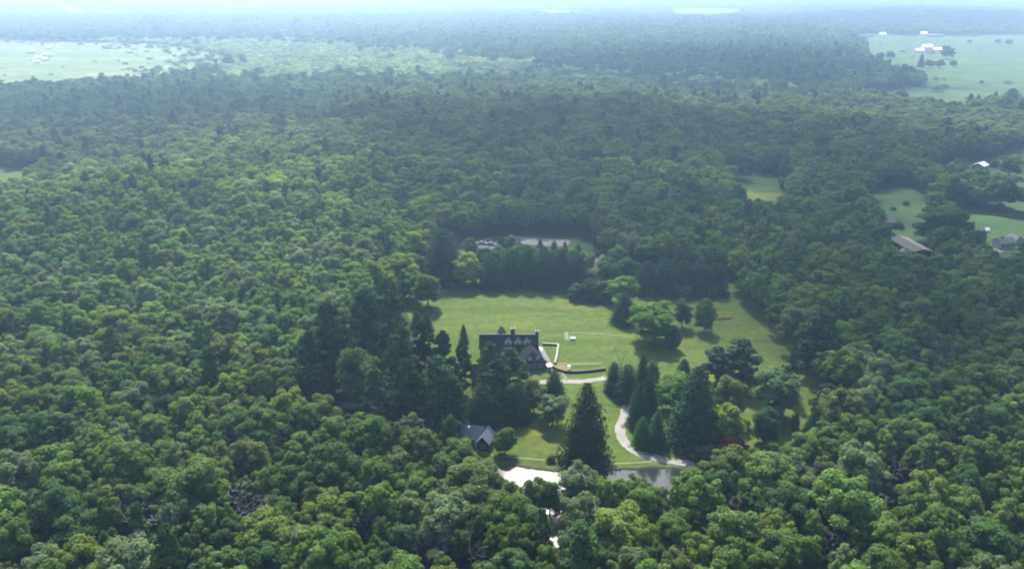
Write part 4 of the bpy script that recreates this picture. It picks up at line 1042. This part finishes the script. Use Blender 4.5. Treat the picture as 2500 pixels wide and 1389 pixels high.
# --- distant farms
for (x, y, L, W, h, rs, dg, wl, rfm, nm, lab, cat) in [
    (77, 131, 15, 7, 4, 3, 12, M_white, M_whiteroof, 'barn', 'far white long barn, leftmost of the marsh farm', 'barn'),
    (123, 122, 9, 6, 4, 3, -20, M_white, M_whiteroof, 'barn', 'far white barn, topmost of the marsh farm', 'barn'),
    (117, 139, 14, 6, 4, 3, 8, M_white, M_whiteroof, 'barn', 'far white long barn, rightmost of the marsh farm', 'barn'),
    (95, 145, 10, 6, 3, 2.5, 5, M_white, M_whiteroof, 'barn', 'far white shed in the middle of the marsh farm', 'barn'),
    (112, 149, 8, 6, 3, 2.5, -10, M_white, M_whiteroof, 'barn', 'far white shed, lower right of the marsh farm', 'barn'),
    (90, 155, 9, 6, 3, 2.5, 10, M_white, M_whiteroof, 'barn', 'far white shed, lowest of the marsh farm', 'barn'),
    (2243, 129, 16, 9, 4, 3, 6, M_white, M_whiteroof, 'barn', 'far white barn, leftmost of the field farm', 'barn'),
    (2262, 121, 18, 10, 5, 4, -8, M_white, M_whiteroof, 'barn', 'far tallest white barn behind the field farm', 'barn'),
    (2270, 131, 14, 9, 4, 3, 14, M_trim, M_greyroof, 'barn', 'far grey roofed barn in the middle of the field farm', 'barn'),
    (2287, 127, 15, 9, 4, 3, -4, M_white, M_whiteroof, 'barn', 'far white barn, rightmost of the field farm', 'barn'),
    (2121, 91, 22, 10, 4, 3, 0, M_trim, M_greyroof, 'barn', 'far grey barn at the left edge of the far field', 'barn'),
    (2153, 90, 16, 10, 5, 4, 10, M_white, M_whiteroof, 'house', 'far white house beside the grey barn at the wood edge', 'house'),
    (2254, 88, 14, 10, 5, 4, -12, M_white, M_whiteroof, 'house', 'far white house below the blue wooded skyline', 'house'),
    (2280, 91, 34, 12, 4, 3, 0, M_bluewall, M_greyroof, 'barn', 'far long bluish barn right of the white skyline house', 'barn'),
    (1982, 136, 13, 9, 5, 3, 4, M_white, M_whiteroof, 'house', 'far white house alone in the dark woods', 'house'),
    (2007, 259, 5, 4, 3, 2, 0, M_white, M_whiteroof, 'hut', 'small white hut in scrub below the far field', 'hut'),
    (1845, 241, 6, 4, 3, 2, 0, M_white, M_whiteroof, 'hut', 'small white hut in scrub left of the far field', 'hut'),
    (2177, 275, 5, 4, 3, 2, 0, M_white, M_whiteroof, 'hut', 'small pale hut at the near edge of far field', 'hut')]:
    gh(x, y, L, W, h, rs, dg, wl, rfm, 2, False, False, name=nm, label=lab, cat=cat)

# --- parked cars behind the hedge
def make_car(label, x, y, rz, paint, z=0.11):
    e = empty('parked_car', (x, y, z), rz, label, 'car', 'cars parked behind the hedge')
    b = MB(); b.prism([(-2.2, .35), (2.2, .35), (2.25, .62), (2.1, .86), (1.1, .95), (-1.9, .98), (-2.25, .8)], 'y', -.88, .88); b.build('body', paint, e)
    c = MB(); c.prism([(-1.75, .97), (1.0, .95), (.35, 1.46), (-1.2, 1.5)], 'y', -.74, .74); c.build('window', M_glass, e)
    MB().prism([(-1.22, 1.503), (.36, 1.465), (.30, 1.54), (-1.15, 1.57)], 'y', -.72, .72).build('roof', paint, e)
    for sx in (-1.38, 1.38):
        for sy in (-.86, .86):
            MB().tube([(sx, sy - .11, .33), (sx, sy + .11, .33)], [.33, .33], 12).build('wheel', M_tyre, e)
    return e
P_blue = plain('blue car paint', (.05, .09, .16), .3, .5, .1, .5); P_sil = plain('silver car paint', (.20, .21, .23), .3, .5, .1, .5); P_red = plain('dark car paint', (.06, .06, .065), .3, .5, .1, .5)
for x, y, rz, pm, lab in ((1133, 602, .2, P_sil, 'silver car parked at the left end behind the hedge'), (1137, 593, .15, P_blue, 'dark blue car behind the silver one at the left'),
                          (1178, 597, .0, P_sil, 'silver car in the middle yard behind the bright tree'), (1194, 592, .3, P_red, 'black car in the middle yard behind the bright tree'),
                          (1200, 599, -.2, P_sil, 'silver car nearest the hedge in the middle yard')):
    p = at(x, y); make_car(lab, p.x, p.y, rz, pm)
# --- odds and ends on the lawn
p = at(1766, 778); e = empty('brush_heap', (p.x, p.y, .03), .2, 'low rust brown heap of cut logs on the right lawn', 'log heap')
lr = random.Random(5); Mlog = plain('fresh cut red brown wood', (.30, .15, .10), .9, 2.0)
for k in range(16):
    a = lr.uniform(-.5, .5); cx, cy, cz = lr.uniform(-2.2, 2.2), lr.uniform(-.8, .8), .16 + lr.uniform(0, .5); L = lr.uniform(.7, 1.5)
    MB().tube([(cx - L * math.cos(a), cy - L * math.sin(a), cz), (cx + L * math.cos(a), cy + L * math.sin(a), cz + lr.uniform(-.1, .2))], [.16, .14], 7).build('log', Mlog, e)
p = at(1398, 829); e = empty('garden_table', (p.x, p.y, .03), .1, 'pale blue covered table on the open upper lawn', 'table')
MB().box(-.9, .9, -.6, .6, .72, .78).build('tabletop', plain('pale blue cloth', (.50, .66, .68), .8, 1.0, .15), e)
for sx in (-.8, .8):
    for sy in (-.5, .5): MB().box(sx - .04, sx + .04, sy - .04, sy + .04, 0, .72).build('leg', M_trim, e)

# ------------------------------------------------------------------ clouds high above the frame: their shade dapples the woods
mc, nt, out = newmat('cloud')
pv = N(nt, 'ShaderNodeVolumePrincipled'); pv.inputs['Color'].default_value = (0.98, 0.98, 0.98, 1); pv.inputs['Density'].default_value = 0.008
pv.inputs['Anisotropy'].default_value = 0.6; nt.links.new(pv.outputs[0], out.inputs['Volume'])
from mathutils import noise as mnoise
def cloud(px, py, rx, ry, thick, seed, alt=640.0, over=None):
    p = (over or at(px, py)) + SUN_DIR * (alt / SUN_DIR.z)
    bm = bmesh.new(); bmesh.ops.create_icosphere(bm, subdivisions=5, radius=1.0)
    for v in bm.verts:
        d = v.co.normalized(); n = mnoise.fractal(d * 1.7 + Vector((seed * 7.3, 0, 0)), 1.0, 2.0, 5)
        k = 1.0 + 0.55 * n; z = d.z * k
        v.co = Vector((d.x * k * rx, d.y * k * ry, (z if z > 0 else z * 0.35) * thick))
    me = bpy.data.meshes.new('cloud'); bm.to_mesh(me); bm.free()
    o = obj('cloud', me, mc, None, p); tag(o, 'unseen cloud high above the woods, placed for its shade', 'cloud', kind='structure')
for c in CLOUDS: cloud(*c)
cloud(0, 0, 330, 200, 260, 21, 700.0, Vector((0, -125, 0)))  # unseen thick cloud added to shade the air near the camera, thinning haze
# ------------------------------------------------------------------ haze
mh, nt, out = newmat('haze')
pv = N(nt, 'ShaderNodeVolumePrincipled'); pv.inputs['Color'].default_value = (0.47, 0.70, 0.98, 1); pv.inputs['Density'].default_value = 2.7e-4
pv.inputs['Anisotropy'].default_value = 0.45
nt.links.new(pv.outputs[0], out.inputs['Volume'])
hb = MB().box(-9500, 9500, -1200, 12600, -3.0, 124.0)
tag(hb.build('haze', mh), 'pale blue summer haze filling the air', 'haze', kind='stuff')
